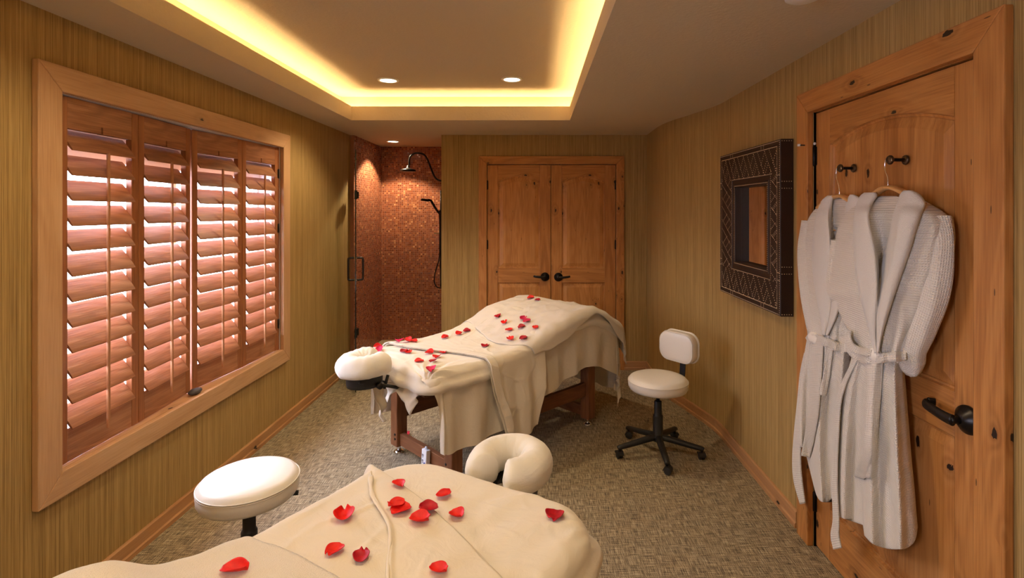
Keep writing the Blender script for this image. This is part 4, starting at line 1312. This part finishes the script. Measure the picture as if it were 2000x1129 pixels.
band(oy0, jz0, jz1-jz0, jy0-oy0, True); band(jy1, jz0, jz1-jz0, oy1-jy1, True)
# side face studs
for z in (MZ0+.010, MZ0+.225, MZ0+.262, MZ1-.262, MZ1-.225, MZ1-.010):
    for i in range(5): nail(MY0, z, n=.012+i*.0125, dirn=1, r=.0028)
tag(obj('nailhead_trim', nm, M['nail'], t), kind='stuff')

# ================================================================== ROBES ON THE DOOR
DN = -.012            # door face, distance from the wall plane
def unp(px, py, n):
    X = WR-n; D = F*X/(px-VX); return Vector((X, D, EYE-(py-VY)*D/F))

def peg(y, z, lab):
    t = thing('door_hook', lab, 'hook', PR(y, z, DN), group='robe hooks on the door')
    R = Matrix.Translation(PR(y, z, DN)) @ Matrix.Rotation(-pi/2, 4, 'Y')
    mm = MB(); mm.lathe([(.001, .0005), (.0175, .0005), (.0185, .003), (.0165, .007), (.010, .009), (.001, .009)], R, 28); obj('backplate', mm, M['bronze2'], t)
    mm = MB(); mm.lathe([(.001, .008), (.0065, .008), (.006, .055), (.001, .055)], R, 16); obj('stem', mm, M['bronze'], t)
    mm = MB(); mm.lathe([(.001, .054), (.0145, .054), (.0175, .057), (.0175, .062), (.0145, .066), (.001, .067)], R, 28); obj('end_disc', mm, M['bronze2'], t)
M['bronze2'] = plain('worn_bronze', (.10, .062, .035), .35, .75)
HK1 = (2.262, 1.835); HK2 = (1.945, 1.840)
peg(*HK1, 'small dark peg hook on the door holding the farther robe')
peg(*HK2, 'small dark peg hook on the door holding the nearer robe')

def hanger(hk, apex, lpt, rpt, n, barz, lab):
    """apex / lpt / rpt are (y, z) of the wooden arch"""
    t = thing('coat_hanger', lab, 'hanger', PR(apex[0], apex[1], n), group='wooden hangers')
    mm = MB()
    top = PR(hk[0], hk[1]+.0095, n)
    pts = [PR(apex[0], apex[1]-.004, n), PR(apex[0]+.002, apex[1]+.03, n), PR(hk[0]+.022, hk[1]-.035, n), PR(hk[0]+.021, hk[1]-.006, n), PR(hk[0]+.011, hk[1]+.0095, n), PR(hk[0], hk[1]+.0105, n), PR(hk[0]-.012, hk[1]+.006, n), PR(hk[0]-.015, hk[1]-.006, n)]
    mm.tube(catmull(pts, 6), .0019, 8); obj('wire_hook', mm, M['chrome'], t)
    for e in (lpt, rpt):
        mm = MB()
        c = [PR(apex[0], apex[1]-.008, n), PR(lerp(apex[0], e[0], .2), lerp(apex[1], e[1], .10)-.004, n), PR(lerp(apex[0], e[0], .5), lerp(apex[1], e[1], .42), n), PR(lerp(apex[0], e[0], .8), lerp(apex[1], e[1], .76), n), PR(e[0], e[1], n)]
        cc = catmull(c, 5)
        mm.tube(cc, .009, 14, ry=[lerp(.021, .014, i/(len(cc)-1)) for i in range(len(cc))], up=(1, 0, 0))
        # ry runs in the door plane
        obj('hanger_arm', mm, M['hanger'], t)
    mm = MB(); mm.tube([PR(lpt[0]+(-.035 if lpt[0] > rpt[0] else .03), barz, n), PR(rpt[0]+(.035 if lpt[0] > rpt[0] else -.03), barz, n)], .0055, 12); obj('trouser_bar', mm, M['hanger'], t)
    return t
hanger(HK1, (2.262, 1.722), (2.43, 1.665), (2.135, 1.668), .052, 1.565, 'pale wooden hanger inside the farther robe')
hanger(HK2, (1.950, 1.745), (2.10, 1.672), (1.775, 1.672), .052, 1.560, 'pale wooden hanger inside the nearer robe')

class Cloth:
    """a body of cloth given by the rows of its outline; height off the door from nf(c, y)"""
    def __init__(s, rows, nf): s.rows = rows; s.nf = nf
    def lr(s, y): return interp(s.rows, y)
    def n(s, px, y):
        l, r = s.lr(y); c = (px-l)/(r-l); return s.nf(max(0, min(1, c)), y)
    def mesh(s, y0, y1, nr=120, nc=70, back=.004, ybot=None, noise_=0.0):
        mm = MB(); G = []; uv = []; Bk = []
        for i in range(nr+1):
            row = []; bro = []
            for j in range(nc+1):
                c = j/nc
                yb = ybot(c) if ybot else y1
                y = lerp(y0, yb, i/nr)
                l, r = s.lr(y); px = lerp(l, r, c)
                n_ = s.nf(c, y)+noise_*nz(px*.06, y*.03, 3)
                p = unp(px, y, max(n_, back+.004)); row.append(p)
                q = Vector((WR-back, p.y, p.z)).lerp(unp(px, y, back), sstep(0, .75, c)); bro.append(q)
            G.append(row); Bk.append(bro)
        # uv from arc length
        for i in range(nr+1):
            acc = 0
            for j in range(nc+1):
                if j: acc += (G[i][j]-G[i][j-1]).length
                uv.append((acc, G[i][j].z))
        nn = (nr+1)*(nc+1)
        vs = [p for r in G for p in r]+[p for r in Bk for p in r]
        W_ = nc+1
        fs = [(i*W_+j, i*W_+j+1, (i+1)*W_+j+1, (i+1)*W_+j) for i in range(nr) for j in range(nc)]
        fs += [(nn+i*W_+j, nn+(i+1)*W_+j, nn+(i+1)*W_+j+1, nn+i*W_+j+1) for i in range(nr) for j in range(nc)]
        for j in range(nc): fs += [(j, nn+j, nn+j+1, j+1), (nr*W_+j, nr*W_+j+1, nn+nr*W_+j+1, nn+nr*W_+j)]
        for i in range(nr): fs += [(i*W_, (i+1)*W_, nn+(i+1)*W_, nn+i*W_), (i*W_+nc, nn+i*W_+nc, nn+(i+1)*W_+nc, (i+1)*W_+nc)]
        mm.add(vs, fs, True, uv+[(p[0]+.5, p[1]) for p in uv])
        return mm

def strip(path, wd, th, body, lift, nseg=8, twist=None):
    """cloth band following pixel points (px, y, halfwidth px): a flat strip lying on body"""
    n = 8*(len(path)-1)
    rows = [(i, *p) for i, p in enumerate(path)]
    F_, B_ = [], []; uv = []
    acc = 0; prev = None
    for i in range(n+1):
        u = i/8; px, y, w_ = interp(rows, u)[:3]
        pa = interp(rows, max(0, u-.1)); pb = interp(rows, min(len(path)-1, u+.1))
        tx, ty = pb[0]-pa[0], pb[1]-pa[1]; L_ = hypot(tx, ty) or 1
        nx, ny = -ty/L_, tx/L_
        fr, bk = [], []
        for j in range(nseg+1):
            c = 2*j/nseg-1
            x_, y_ = px+nx*w_*c, y+ny*w_*c
            nb = body(x_, y_) if callable(body) else body
            l_ = lift(u) if callable(lift) else lift
            edge = .003*exp(-((abs(c)-.86)/.10)**2)
            e = th*sqrt(max(0, 1-abs(c)**6))
            fr.append(unp(x_, y_, nb+l_+e+edge)); bk.append(unp(x_, y_, nb+l_-.001))
        mid = fr[nseg//2]
        if prev is not None: acc += (mid-prev).length
        prev = mid; wx = (fr[-1]-fr[0]).length
        for j in range(nseg+1): uv.append((wx*j/nseg, acc))
        F_.append(fr); B_.append(bk)
    W_ = nseg+1; nn = (n+1)*W_
    vs = [p for r in F_ for p in r]+[p for r in B_ for p in r]
    fs = [(i*W_+j, i*W_+j+1, (i+1)*W_+j+1, (i+1)*W_+j) for i in range(n) for j in range(nseg)]
    fs += [(nn+i*W_+j, nn+(i+1)*W_+j, nn+(i+1)*W_+j+1, nn+i*W_+j+1) for i in range(n) for j in range(nseg)]
    for j in range(nseg): fs += [(j, nn+j, nn+j+1, j+1), (n*W_+j, n*W_+j+1, nn+n*W_+j+1, nn+n*W_+j)]
    for i in range(n): fs += [(i*W_, (i+1)*W_, nn+(i+1)*W_, nn+i*W_), (i*W_+nseg, nn+i*W_+nseg, nn+(i+1)*W_+nseg, (i+1)*W_+nseg)]
    mm = MB(); mm.add(vs, fs, True, uv+uv); return mm

def patch(rows, lift, body, th=.010, nc=26, puff=.012, nr=70):
    """flat-ish piece: rows (y, xl, xr) lying on body"""
    y0, y1 = rows[0][0], rows[-1][0]
    F_, B_, uv = [], [], []
    for i in range(nr+1):
        y = lerp(y0, y1, i/nr); l, r = interp(rows, y)[:2]
        fr, bk = [], []
        for j in range(nc+1):
            c = j/nc; x_ = lerp(l, r, c); nb = body(x_, y)
            e = th*(1-abs(2*c-1)**8)**.5+puff*sin(pi*c)**.7
            fr.append(unp(x_, y, nb+lift+e)); bk.append(unp(x_, y, nb+lift-.002))
        for j in range(nc+1): uv.append(((fr[j]-fr[0]).length, fr[j].z))
        F_.append(fr); B_.append(bk)
    W_ = nc+1; nn = (nr+1)*W_
    vs = [p for r in F_ for p in r]+[p for r in B_ for p in r]
    fs = [(i*W_+j, i*W_+j+1, (i+1)*W_+j+1, (i+1)*W_+j) for i in range(nr) for j in range(nc)]
    fs += [(nn+i*W_+j, nn+(i+1)*W_+j, nn+(i+1)*W_+j+1, nn+i*W_+j+1) for i in range(nr) for j in range(nc)]
    for j in range(nc): fs += [(j, nn+j, nn+j+1, j+1), (nr*W_+j, nr*W_+j+1, nn+nr*W_+j+1, nn+nr*W_+j)]
    for i in range(nr): fs += [(i*W_, (i+1)*W_, nn+(i+1)*W_, nn+i*W_), (i*W_+nc, nn+i*W_+nc, nn+(i+1)*W_+nc, (i+1)*W_+nc)]
    mm = MB(); mm.add(vs, fs, True, uv+uv); return mm

# ---------------- nearer robe ----------------
up = [(384, 1699, 1772), (390, 1686, 1800), (400, 1672, 1820), (412, 1655, 1840), (425, 1644, 1855), (445, 1636, 1861), (480, 1629, 1860), (520, 1621, 1855), (552, 1611, 1849), (566, 1608, 1846), (574, 1610, 1844), (584, 1621, 1841), (600, 1633, 1836), (630, 1648, 1822), (660, 1660, 1808), (690, 1664, 1798), (702, 1666, 1797)]
def n_up(c, y):
    full = .030+.085*sin(pi*(c*.86+.12))**.8
    sh = sstep(380, 420, y)
    n_ = lerp(.050, full, sh)
    # left side stands off the door, right edge touches it
    n_ += .030*(1-c)*sh
    waist = sstep(600, 690, y)
    n_ *= lerp(1, .92, waist)
    # gathers running down to the belt
    n_ += waist*.007*sin(c*30+1.5*sin(y*.02))+.004*sh*sin(c*11+y*.012)
    # V opening: chest sinks between the lapels
    l, r = interp(up, y)[:2]; px = lerp(l, r, c)
    vc = interp([(380, 1737, 36), (420, 1728, 30), (470, 1728, 22), (540, 1722, 10), (600, 1716, 3), (700, 1712, 1)], y)
    d = abs(px-vc[0])/max(2, vc[1])
    n_ -= .050*sh*max(0, 1-d*d)*(1-sstep(540, 640, y))
    if c > .80: n_ = lerp(.012, n_, sqrt(max(0, 1-((c-.80)/.20)**2)))
    return max(n_, .010)
robe = thing('bathrobe', 'nearer of the two cream waffle bathrobes on the door, tied at the waist', 'bathrobe', PR(1.9, .42, .05), group='bathrobes hanging on the door')
bu_ = Cloth(up, n_up)
obj('robe_body', bu_.mesh(384, 702, 130, 90, back=-.008, noise_=.004), M['waffle'], robe)
sk = [(694, 1664, 1768), (720, 1657, 1767), (760, 1647, 1770), (800, 1641, 1773), (850, 1637, 1777), (900, 1634, 1781), (950, 1633, 1786), (1000, 1633, 1790), (1040, 1634, 1793), (1080, 1640, 1792)]
def n_sk(c, y):
    op = sstep(694, 900, y)
    n_ = .095-.012*c+.018*sin(pi*c)
    n_ += lerp(.005, .020, op)*sin(c*17+1.0+.8*sin(y*.006))+lerp(.004, .006, op)*sin(c*37+y*.004)
    n_ += -.018*sstep(.36, .33, c)*op            # right front panel overlaps the left one
    if c > .78: n_ = lerp(.012, n_, sqrt(max(0, 1-((c-.78)/.22)**2)))
    if c < .05: n_ -= .015*(1-c/.05)
    return n_
bs_ = Cloth(sk, n_sk)
def sk_bot(c):
    if c < .335: return lerp(1008, 1026, c/.335)
    u = (c-.335)/.665
    return interp([(0, 1046), (.12, 1060), (.35, 1070), (.62, 1073), (.85, 1067), (.97, 1048), (1, 1030)], u)[0]
obj('robe_skirt', bs_.mesh(694, 1073, 130, 110, back=-.008, ybot=sk_bot, noise_=.003), M['waffle'], robe)
nb = lambda x, y: bu_.n(x, y)
# back neck inside the V: collar band, loop, label
ins = patch([(383, 1716, 1752), (400, 1706, 1758), (440, 1702, 1752), (480, 1706, 1744), (520, 1714, 1734), (545, 1720, 1728)], -.045, lambda x, y: .075, th=.003, puff=0, nc=12)
obj('back_lining', ins, M['robe_terry'], robe)
mm = MB(); mm.tube(catmull([unp(1716, 418, .05), unp(1722, 413, .055), unp(1733, 411, .056), unp(1742, 415, .055), unp(1744, 421, .05)], 6), .0032, 8); obj('hanging_loop', mm, M['waffle'], robe)
mm = patch([(438, 1731, 1739), (458, 1729, 1736)], .001, lambda x, y: .052, th=.001, puff=0, nc=2, nr=4); obj('care_label', mm, M['blue_label'], robe)
# lapels
lapL = [(376, 1688, 1712), (382, 1680, 1714), (395, 1674, 1706), (420, 1668, 1698), (450, 1666, 1702), (490, 1667, 1712), (530, 1670, 1718), (570, 1677, 1716), (610, 1687, 1713), (650, 1697, 1712), (690, 1706, 1713)]
lapR = [(372, 1765, 1782), (376, 1759, 1792), (385, 1756, 1802), (396, 1752, 1808), (420, 1744, 1800), (450, 1738, 1790), (490, 1727, 1778), (530, 1718, 1764), (570, 1713, 1750), (610, 1711, 1737), (650, 1711, 1725), (690, 1711, 1717)]
def nlap(x, y):
    a = bu_.n(x, max(y, 400)); 
    sh = sstep(372, 410, y)
    return lerp(.055, max(a, .075), sh)
obj('lapel', patch(lapL, .004, nlap, th=.010, puff=.016), M['robe_terry'], robe)
obj('lapel', patch(lapR, .004, nlap, th=.012, puff=.020), M['robe_terry'], robe)
# right sleeve hanging down beside the body, cuff tucked at the belt
def sleeve(pts, name='sleeve', mat='waffle', par=None):
    cc = []; rw = []; rn = []
    rows = [(i, *p) for i, p in enumerate(pts)]
    n = 10*(len(pts)-1)
    for i in range(n+1):
        px, y, w_, d, nn_ = interp(rows, i/10)
        cc.append(unp(px, y, nn_)); rn.append(d)
        rw.append(abs((unp(px+w_, y, nn_)-unp(px, y, nn_)).length))
    mm = MB(); m_ = 28
    vs = []; uv = []; acc = 0
    for i, p in enumerate(cc):
        if i: acc += (cc[i]-cc[i-1]).length
        t_ = (cc[min(i+1, n)]-cc[max(i-1, 0)]).normalized()
        a = Vector((1, 0, 0)); a = (a-t_*a.dot(t_)).normalized(); b_ = t_.cross(a)
        for k in range(m_+1):
            an = 2*pi*k/m_
            q = p+a*rn[i]*cos(an)+b_*rw[i]*sin(an)
            q += (a*cos(an)+b_*sin(an))*(.004*nz(q.y*16, q.z*7, q.x*16)+.0025*sin(an*5+acc*9))
            q.x = min(q.x, WR+.008)
            vs.append(q); uv.append((rw[i]*1.1*an, acc))
    W_ = m_+1
    fs = [(i*W_+k, i*W_+k+1, (i+1)*W_+k+1, (i+1)*W_+k) for i in range(n) for k in range(m_)]
    fs += [tuple(range(m_)), tuple(n*W_+k for k in range(m_-1, -1, -1))]
    mm.add(vs, fs, True, uv)
    return obj(name, mm, M[mat], par)
sleeve([(1838, 424, 16, .028, .040), (1840, 470, 19, .034, .045), (1834, 530, 19, .036, .050), (1822, 590, 18, .036, .055), (1804, 640, 17, .034, .060), (1784, 676, 18, .032, .060), (1778, 700, 20, .034, .055), (1776, 722, 15, .026, .050), (1774, 732, 6, .010, .050)], par=robe)
# left sleeve folded behind, its cuff opening at the elbow
sleeve([(1632, 470, 8, .020, .085), (1625, 530, 10, .024, .085), (1620, 560, 12, .026, .080), (1632, 590, 13, .026, .070), (1648, 625, 12, .024, .060), (1660, 655, 10, .020, .055)], par=robe)
# belt: loop round the waist, knot, tails
nbw = lambda x, y: bu_.n(min(max(x, 1668), 1790), min(y, 690))
obj('belt', strip([(1660, 672, 8), (1664, 684, 10), (1676, 694, 11), (1690, 700, 11), (1708, 702, 10), (1730, 698, 10), (1752, 697, 10), (1770, 696, 9)], 0, .010, nbw, .006), M['waffle'], robe)
obj('belt', strip([(1658, 645, 5), (1656, 660, 7), (1662, 676, 8), (1675, 685, 9), (1690, 688, 9), (1702, 690, 8)], 0, .012, nbw, .016), M['waffle'], robe)
mm = MB(); mm.tube(catmull([unp(1750, 682, .090), unp(1757, 688, .10), unp(1758, 700, .10), unp(1753, 708, .09)], 5), .004, 8); obj('belt_loop', mm, M['waffle'], robe)
mm = MB(); mm.lathe([(max(.001, sin(pi*i/12)), -cos(pi*i/12)) for i in range(13)], Matrix.Translation(unp(1710, 692, .122)) @ Matrix.Diagonal((.020, .034, .026, 1)), 24); 
for v in mm.v: v += Vector((.003*nz(v.y*60, v.z*60), 0, .003*nz(v.z*70, v.y*70)))
obj('belt_knot', mm, M['waffle'], robe)
nsk = lambda x, y: bs_.n(x, max(y, 700)) if y > 700 else nbw(x, y)
obj('belt_tail', strip([(1703, 664, 13), (1706, 690, 14), (1707, 730, 14), (1706, 780, 13), (1702, 840, 12), (1693, 890, 12), (1678, 934, 11)], 0, .008, nsk, .010), M['waffle'], robe)
obj('belt_tail', strip([(1719, 690, 7), (1716, 720, 8), (1712, 780, 8), (1706, 840, 9), (1699, 890, 10), (1690, 934, 13)], 0, .007, nsk, .006), M['waffle'], robe)
obj('belt_tail', strip([(1672, 700, 5), (1661, 722, 5), (1648, 750, 5), (1638, 790, 5), (1634, 850, 5), (1632, 900, 5), (1631, 960, 6), (1633, 1015, 7), (1631, 1045, 9), (1636, 1072, 9)], 0, .007, lambda x, y: .105, .0), M['waffle'], robe)

# ---------------- farther robe ----------------
up1 = [(388, 1622, 1672), (394, 1610, 1684), (404, 1597, 1694), (418, 1584, 1700), (440, 1574, 1702), (480, 1567, 1700), (520, 1565, 1696), (560, 1567, 1690), (600, 1572, 1684), (640, 1576, 1676), (665, 1578, 1672)]
def n_up1(c, y):
    sh = sstep(385, 425, y)
    n_ = lerp(.045, .028+.060*sin(pi*(c*.8+.18))**.8, sh)+.004*sh*sin(c*13+y*.02)
    w_ = sstep(580, 650, y); n_ += w_*.006*sin(c*26)
    l, r = interp(up1, y)[:2]; px = lerp(l, r, c)
    vc = interp([(385, 1642, 20), (420, 1632, 15), (470, 1630, 9), (540, 1628, 4), (600, 1624, 2), (700, 1612, 1)], y)
    d = abs(px-vc[0])/max(2, vc[1])
    n_ -= .035*sh*max(0, 1-d*d)*(1-sstep(500, 600, y))
    if c < .03: n_ -= .01
    return max(n_, .010)
r1 = thing('bathrobe', 'farther of the two cream waffle bathrobes on the door, half behind the other', 'bathrobe', PR(2.25, .42, .05), group='bathrobes hanging on the door')
b1 = Cloth(up1, n_up1)
obj('robe_body', b1.mesh(388, 665, 110, 70, back=-.008, noise_=.004), M['waffle'], r1)
sk1_ = [(655, 1577, 1668), (690, 1571, 1664), (740, 1565, 1660), (800, 1562, 1656), (860, 1562, 1652), (900, 1566, 1648), (985, 1580, 1640)]
def n_s1(c, y):
    op = sstep(655, 820, y)
    n_ = .072+.012*sin(pi*c)+lerp(.004, .017, op)*sin(c*14+2+.5*sin(y*.01))+.004*sin(c*33)
    if c > .8: n_ = lerp(.012, n_, sqrt(max(0, 1-((c-.8)/.2)**2)))
    return n_
b1s = Cloth(sk1_, n_s1)
obj('robe_skirt', b1s.mesh(655, 980, 100, 80, back=-.008, ybot=lambda c: interp([(0, 870), (.10, 885), (.24, 958), (.3, 972), (.5, 981), (.75, 974), (1, 960)], c)[0], noise_=.003), M['waffle'], r1)
nb1 = lambda x, y: b1.n(x, y)
def nlap1(x, y): return lerp(.050, max(b1.n(x, max(y, 405)), .055), sstep(380, 415, y))
obj('back_lining', patch([(387, 1628, 1652), (405, 1624, 1654), (440, 1622, 1648), (480, 1624, 1640), (510, 1627, 1634)], -.035, lambda x, y: .062, th=.003, puff=0, nc=10), M['robe_terry'], r1)
obj('lapel', patch([(382, 1616, 1630), (390, 1606, 1627), (420, 1594, 1624), (460, 1588, 1623), (500, 1586, 1625), (540, 1588, 1626), (580, 1594, 1625), (620, 1602, 1621), (655, 1606, 1614)], .004, nlap1, th=.008, puff=.010), M['robe_terry'], r1)
obj('lapel', patch([(380, 1660, 1668), (386, 1656, 1680), (400, 1652, 1686), (430, 1648, 1686), (470, 1640, 1676), (520, 1632, 1664), (570, 1626, 1650), (620, 1619, 1634), (655, 1611, 1618)], .004, nlap1, th=.008, puff=.012), M['robe_terry'], r1)
mm = MB(); mm.tube(catmull([unp(1637, 408, .045), unp(1640, 402, .05), unp(1645, 401, .05), unp(1649, 406, .045)], 5), .003, 8); obj('hanging_loop', mm, M['waffle'], r1)
sleeve([(1578, 432, 9, .022, .040), (1574, 480, 11, .028, .045), (1574, 530, 12, .028, .050), (1580, 590, 12, .026, .055), (1588, 640, 10, .022, .055), (1592, 660, 7, .014, .050)], par=r1)
sleeve([(1664, 560, 12, .024, .060), (1655, 600, 14, .026, .062), (1646, 632, 11, .022, .062), (1640, 655, 8, .016, .060)], par=r1)
nbw1 = lambda x, y: b1.n(min(max(x, 1580), 1668), min(y, 655))
obj('belt', strip([(1576, 655, 6), (1584, 660, 9), (1600, 664, 10), (1618, 670, 9), (1634, 677, 9), (1650, 680, 9), (1662, 678, 8)], 0, .009, nbw1, .006), M['waffle'], r1)
mm = MB(); mm.tube(catmull([unp(1646, 664, .072), unp(1651, 672, .082), unp(1650, 684, .082), unp(1642, 692, .074)], 5), .004, 8); obj('belt_loop', mm, M['waffle'], r1)
mm = MB(); mm.lathe([(max(.001, sin(pi*i/12)), -cos(pi*i/12)) for i in range(13)], Matrix.Translation(unp(1590, 660, .082)) @ Matrix.Diagonal((.018, .046, .026, 1)), 24)
for v in mm.v: v += Vector((.003*nz(v.y*60, v.z*60), 0, .003*nz(v.z*70, v.y*70)))
obj('belt_knot', mm, M['waffle'], r1)
ns1 = lambda x, y: b1s.n(x, max(y, 662)) if y > 662 else nbw1(x, y)
obj('belt_tail', strip([(1598, 662, 11), (1596, 700, 11), (1593, 750, 11), (1588, 810, 11), (1580, 860, 10), (1573, 892, 9)], 0, .008, ns1, .008), M['waffle'], r1)
obj('belt_tail', strip([(1622, 680, 6), (1618, 710, 6), (1612, 745, 7), (1605, 772, 8)], 0, .007, ns1, .006), M['waffle'], r1)
obj('belt_tail', strip([(1575, 690, 5), (1567, 730, 5), (1562, 790, 6), (1558, 850, 8), (1556, 900, 9), (1559, 940, 9), (1568, 984, 6)], 0, .007, lambda x, y: .062, .0), M['waffle'], r1)

# ================================================================== ROSE PETALS
def petal_mesh(seed, size, cup):
    rnd = random.Random(seed); mm = MB(); n = 16; G = []
    tw = rnd.uniform(-.6, .6); notch = rnd.uniform(.05, .22); wd = rnd.uniform(.80, 1.05); e2 = rnd.uniform(.4, 1.3)
    for i in range(n+1):
        v = i/n; row = []
        half = wd*.5*(sin(pi*min(1, v*.86+.055))**.62)
        for j in range(n+1):
            u = 2*j/n-1
            x = u*half; y = v-.5
            if v > .5: y -= notch*exp(-(u/.30)**2)*(v-.5)*2*.5
            y -= .10*u*u*v
            z = cup*(x*x*1.9+(v-.45)**2*.8*e2)+.05*sin(u*3+seed)*v+.10*cup*sstep(.8, 1, v)*sin(u*5+seed)
            z += tw*x*y*.5
            row.append(Vector((x, y, z)))
        G.append(row)
    lo_ = min(p.z for r in G for p in r)
    mm.grid([[Vector((p.x, p.y, p.z-lo_))*size for p in r] for r in G], n+1, n+1)
    return mm
WT1, WT2 = wm(mt), wm(m2)
def bvh(objs):
    out = []
    for o in objs:
        W_ = WM[o.name]; me = o.data
        out.append(BVHTree.FromPolygons([W_ @ v.co for v in me.vertices], [tuple(p.vertices) for p in me.polygons]))
    return out
T1B = bvh([fs, us, ts, tw] + [c for c in ts.children]); T2B = bvh([f2, s2, w2] + [c for c in s2.children])
def drop(px, py, trees):
    """where the line of sight through this point of the photo meets the cloth"""
    o = Vector((0, 0, EYE)); d = Vector(((px-VX)/F, 1, -(py-VY)/F)).normalized()
    best = None
    for tr in trees:
        h = tr.ray_cast(o, d)
        if h[0] is not None and (best is None or h[3] < best[2]):
            nrm = h[1] if h[1].dot(d) < 0 else -h[1]
            best = (h[0], nrm, h[3])
    return best
cnt = 0
def add_petal(px, py, trees, lab, mat='a', size=.052, rot=None, cup=.65, floor=False, grp='rose petals on the far massage table'):
    global cnt
    cnt += 1
    rnd = random.Random(cnt*17+3)
    if floor: loc, nrm = (Vector(floor)), Vector((0, 0, 1))
    else:
        h = drop(px, py, trees)
        if h is None: print('petal missed', px, py, lab); return
        loc, nrm = h[0], h[1]
        # rest on top of whatever cloth is highest there
        for tr in trees:
            g = tr.ray_cast(loc+Vector((0, 0, .12)), Vector((0, 0, -1)))
            if g[0] is not None and g[0].z > loc.z: loc = g[0]
    mm = petal_mesh(cnt, size*rnd.uniform(.92, 1.08), cup*rnd.uniform(.8, 1.2))
    q = Vector((0, 0, 1)).rotation_difference((nrm+Vector((0, 0, .6))).normalized()).to_matrix().to_4x4()
    a = rot if rot is not None else rnd.uniform(0, 2*pi)
    o = obj('rose_petal', mm, M['petal_'+mat], local=True, solid=.0012, offset=1)
    o.matrix_basis = Matrix.Translation(loc+nrm*.006) @ q @ Matrix.Rotation(a, 4, 'Z'); WM[o.name] = o.matrix_basis.copy()
    tag(o, lab, 'petal', grp)
P1 = [
 (1037, 583, 'red petal at the very top of the raised blanket, left of its pair', 'a'),
 (1050, 587, 'red petal at the very top of the raised blanket, right of its pair', 'b'),
 (973, 619, 'dark red petal high on the blanket slope, left of the others there', 'b'),
 (986, 631, 'bright red petal just below and right of the leftmost one on the slope', 'a'),
 (1023, 624, 'pinkish red petal in the touching pair on the blanket slope, upper one', 'c'),
 (1030, 629, 'pinkish red petal in the touching pair on the blanket slope, lower one', 'c'),
 (1019, 640, 'small dark red petal right below the pinkish pair on the slope', 'b'),
 (1046, 641, 'red petal on the slope, the one nearest the right side of the blanket', 'a'),
 (995, 647, 'small orange red petal in the middle of the blanket slope', 'a'),
 (912, 648, 'dark red petal on the upper left edge of the table, the higher of two', 'b'),
 (897, 654, 'round bright red petal close to the left edge, between two darker ones', 'a'),
 (870, 661, 'red petal by the left edge of the table, before the shower opening', 'a'),
 (997, 663, 'flat narrow red petal at the foot of the blanket slope, left of two', 'a'),
 (1023, 663, 'flat narrow red petal at the foot of the blanket slope, right of two', 'b'),
 (948, 677, 'dark petal lying where the top sheet meets the blanket', 'b'),
 (779, 668, 'pinkish petal at the left end of the row of three on the fold', 'c'),
 (795, 667, 'red petal in the middle of the row of three on the fold', 'a'),
 (808, 668, 'bright red petal at the right end of the row of three on the fold', 'a'),
 (737, 678, 'orange red petal right behind the white face cradle', 'a'),
 (743, 683, 'pinkish petal right behind the face cradle, the nearer of two', 'c'),
 (790, 688, 'darker small petal tucked behind the big round one on the fitted sheet', 'b'),
 (798, 690, 'big round bright red petal alone on the left of the fitted sheet', 'a'),
 (839, 691, 'flat red petal at the left of the cluster on the fitted sheet', 'a'),
 (865, 691, 'flat red petal at the top right of the cluster on the fitted sheet', 'a'),
 (853, 699, 'upright red petal in the middle of the cluster on the fitted sheet', 'a'),
 (846, 707, 'dark red petal at the bottom of the cluster on the fitted sheet', 'b'),
 (819, 707, 'red petal left of the cluster on the fitted sheet, standing apart', 'a'),
 (843, 723, 'pinkish petal nearest to the side of the table, below the cluster', 'c'),
]
for (x, y, lab, mt_) in P1: add_petal(x, y, T1B, lab, mt_, size=.056)
Pf = Vector((-.84, 3.60, .002))
add_petal(0, 0, None, 'red petal lying on the carpet behind the front rail of the far table', 'b', .05, floor=((793-VX)*3.84/F, 3.84, .001), grp='rose petals on the carpet')
P2 = [
 (778, 950, 'red petal standing up at the top of the folded band, nearer table', 'a', .054),
 (867, 971, 'red petal on the fitted sheet nearest the empty face cradle', 'a', .046),
 (774, 990, 'cupped red petal on the folded band, upper one of the stacked pair', 'a', .056),
 (782, 999, 'cupped red petal on the folded band, lower one of the stacked pair', 'a', .058),
 (836, 998, 'dark crimson petal at the edge of the folded band', 'b', .055),
 (820, 1019, 'bright red petal overlapping the edge of the folded band', 'a', .056),
 (892, 1010, 'small bright red petal alone on the fitted sheet of the nearer table', 'a', .048),
 (672, 1013, 'large cupped red petal alone on the left half of the top sheet', 'a', .062),
 (1083, 1012, 'dark red petal far to the right on the nearer table', 'b', .058),
 (653, 1080, 'red petal on the top sheet, left of the folded dark one', 'a', .054),
 (705, 1090, 'dark folded petal on the top sheet beside the red one', 'b', .052),
 (857, 1117, 'red petal at the bottom edge of the photo on the folded sheet', 'a', .050),
 (458, 1119, 'red petal on the terry blanket in the bottom left corner', 'a', .066),
]
for (x, y, lab, mt_, sz) in P2: add_petal(x, y, T2B, lab, mt_, size=sz, cup=.62, grp='rose petals on the nearer massage table')
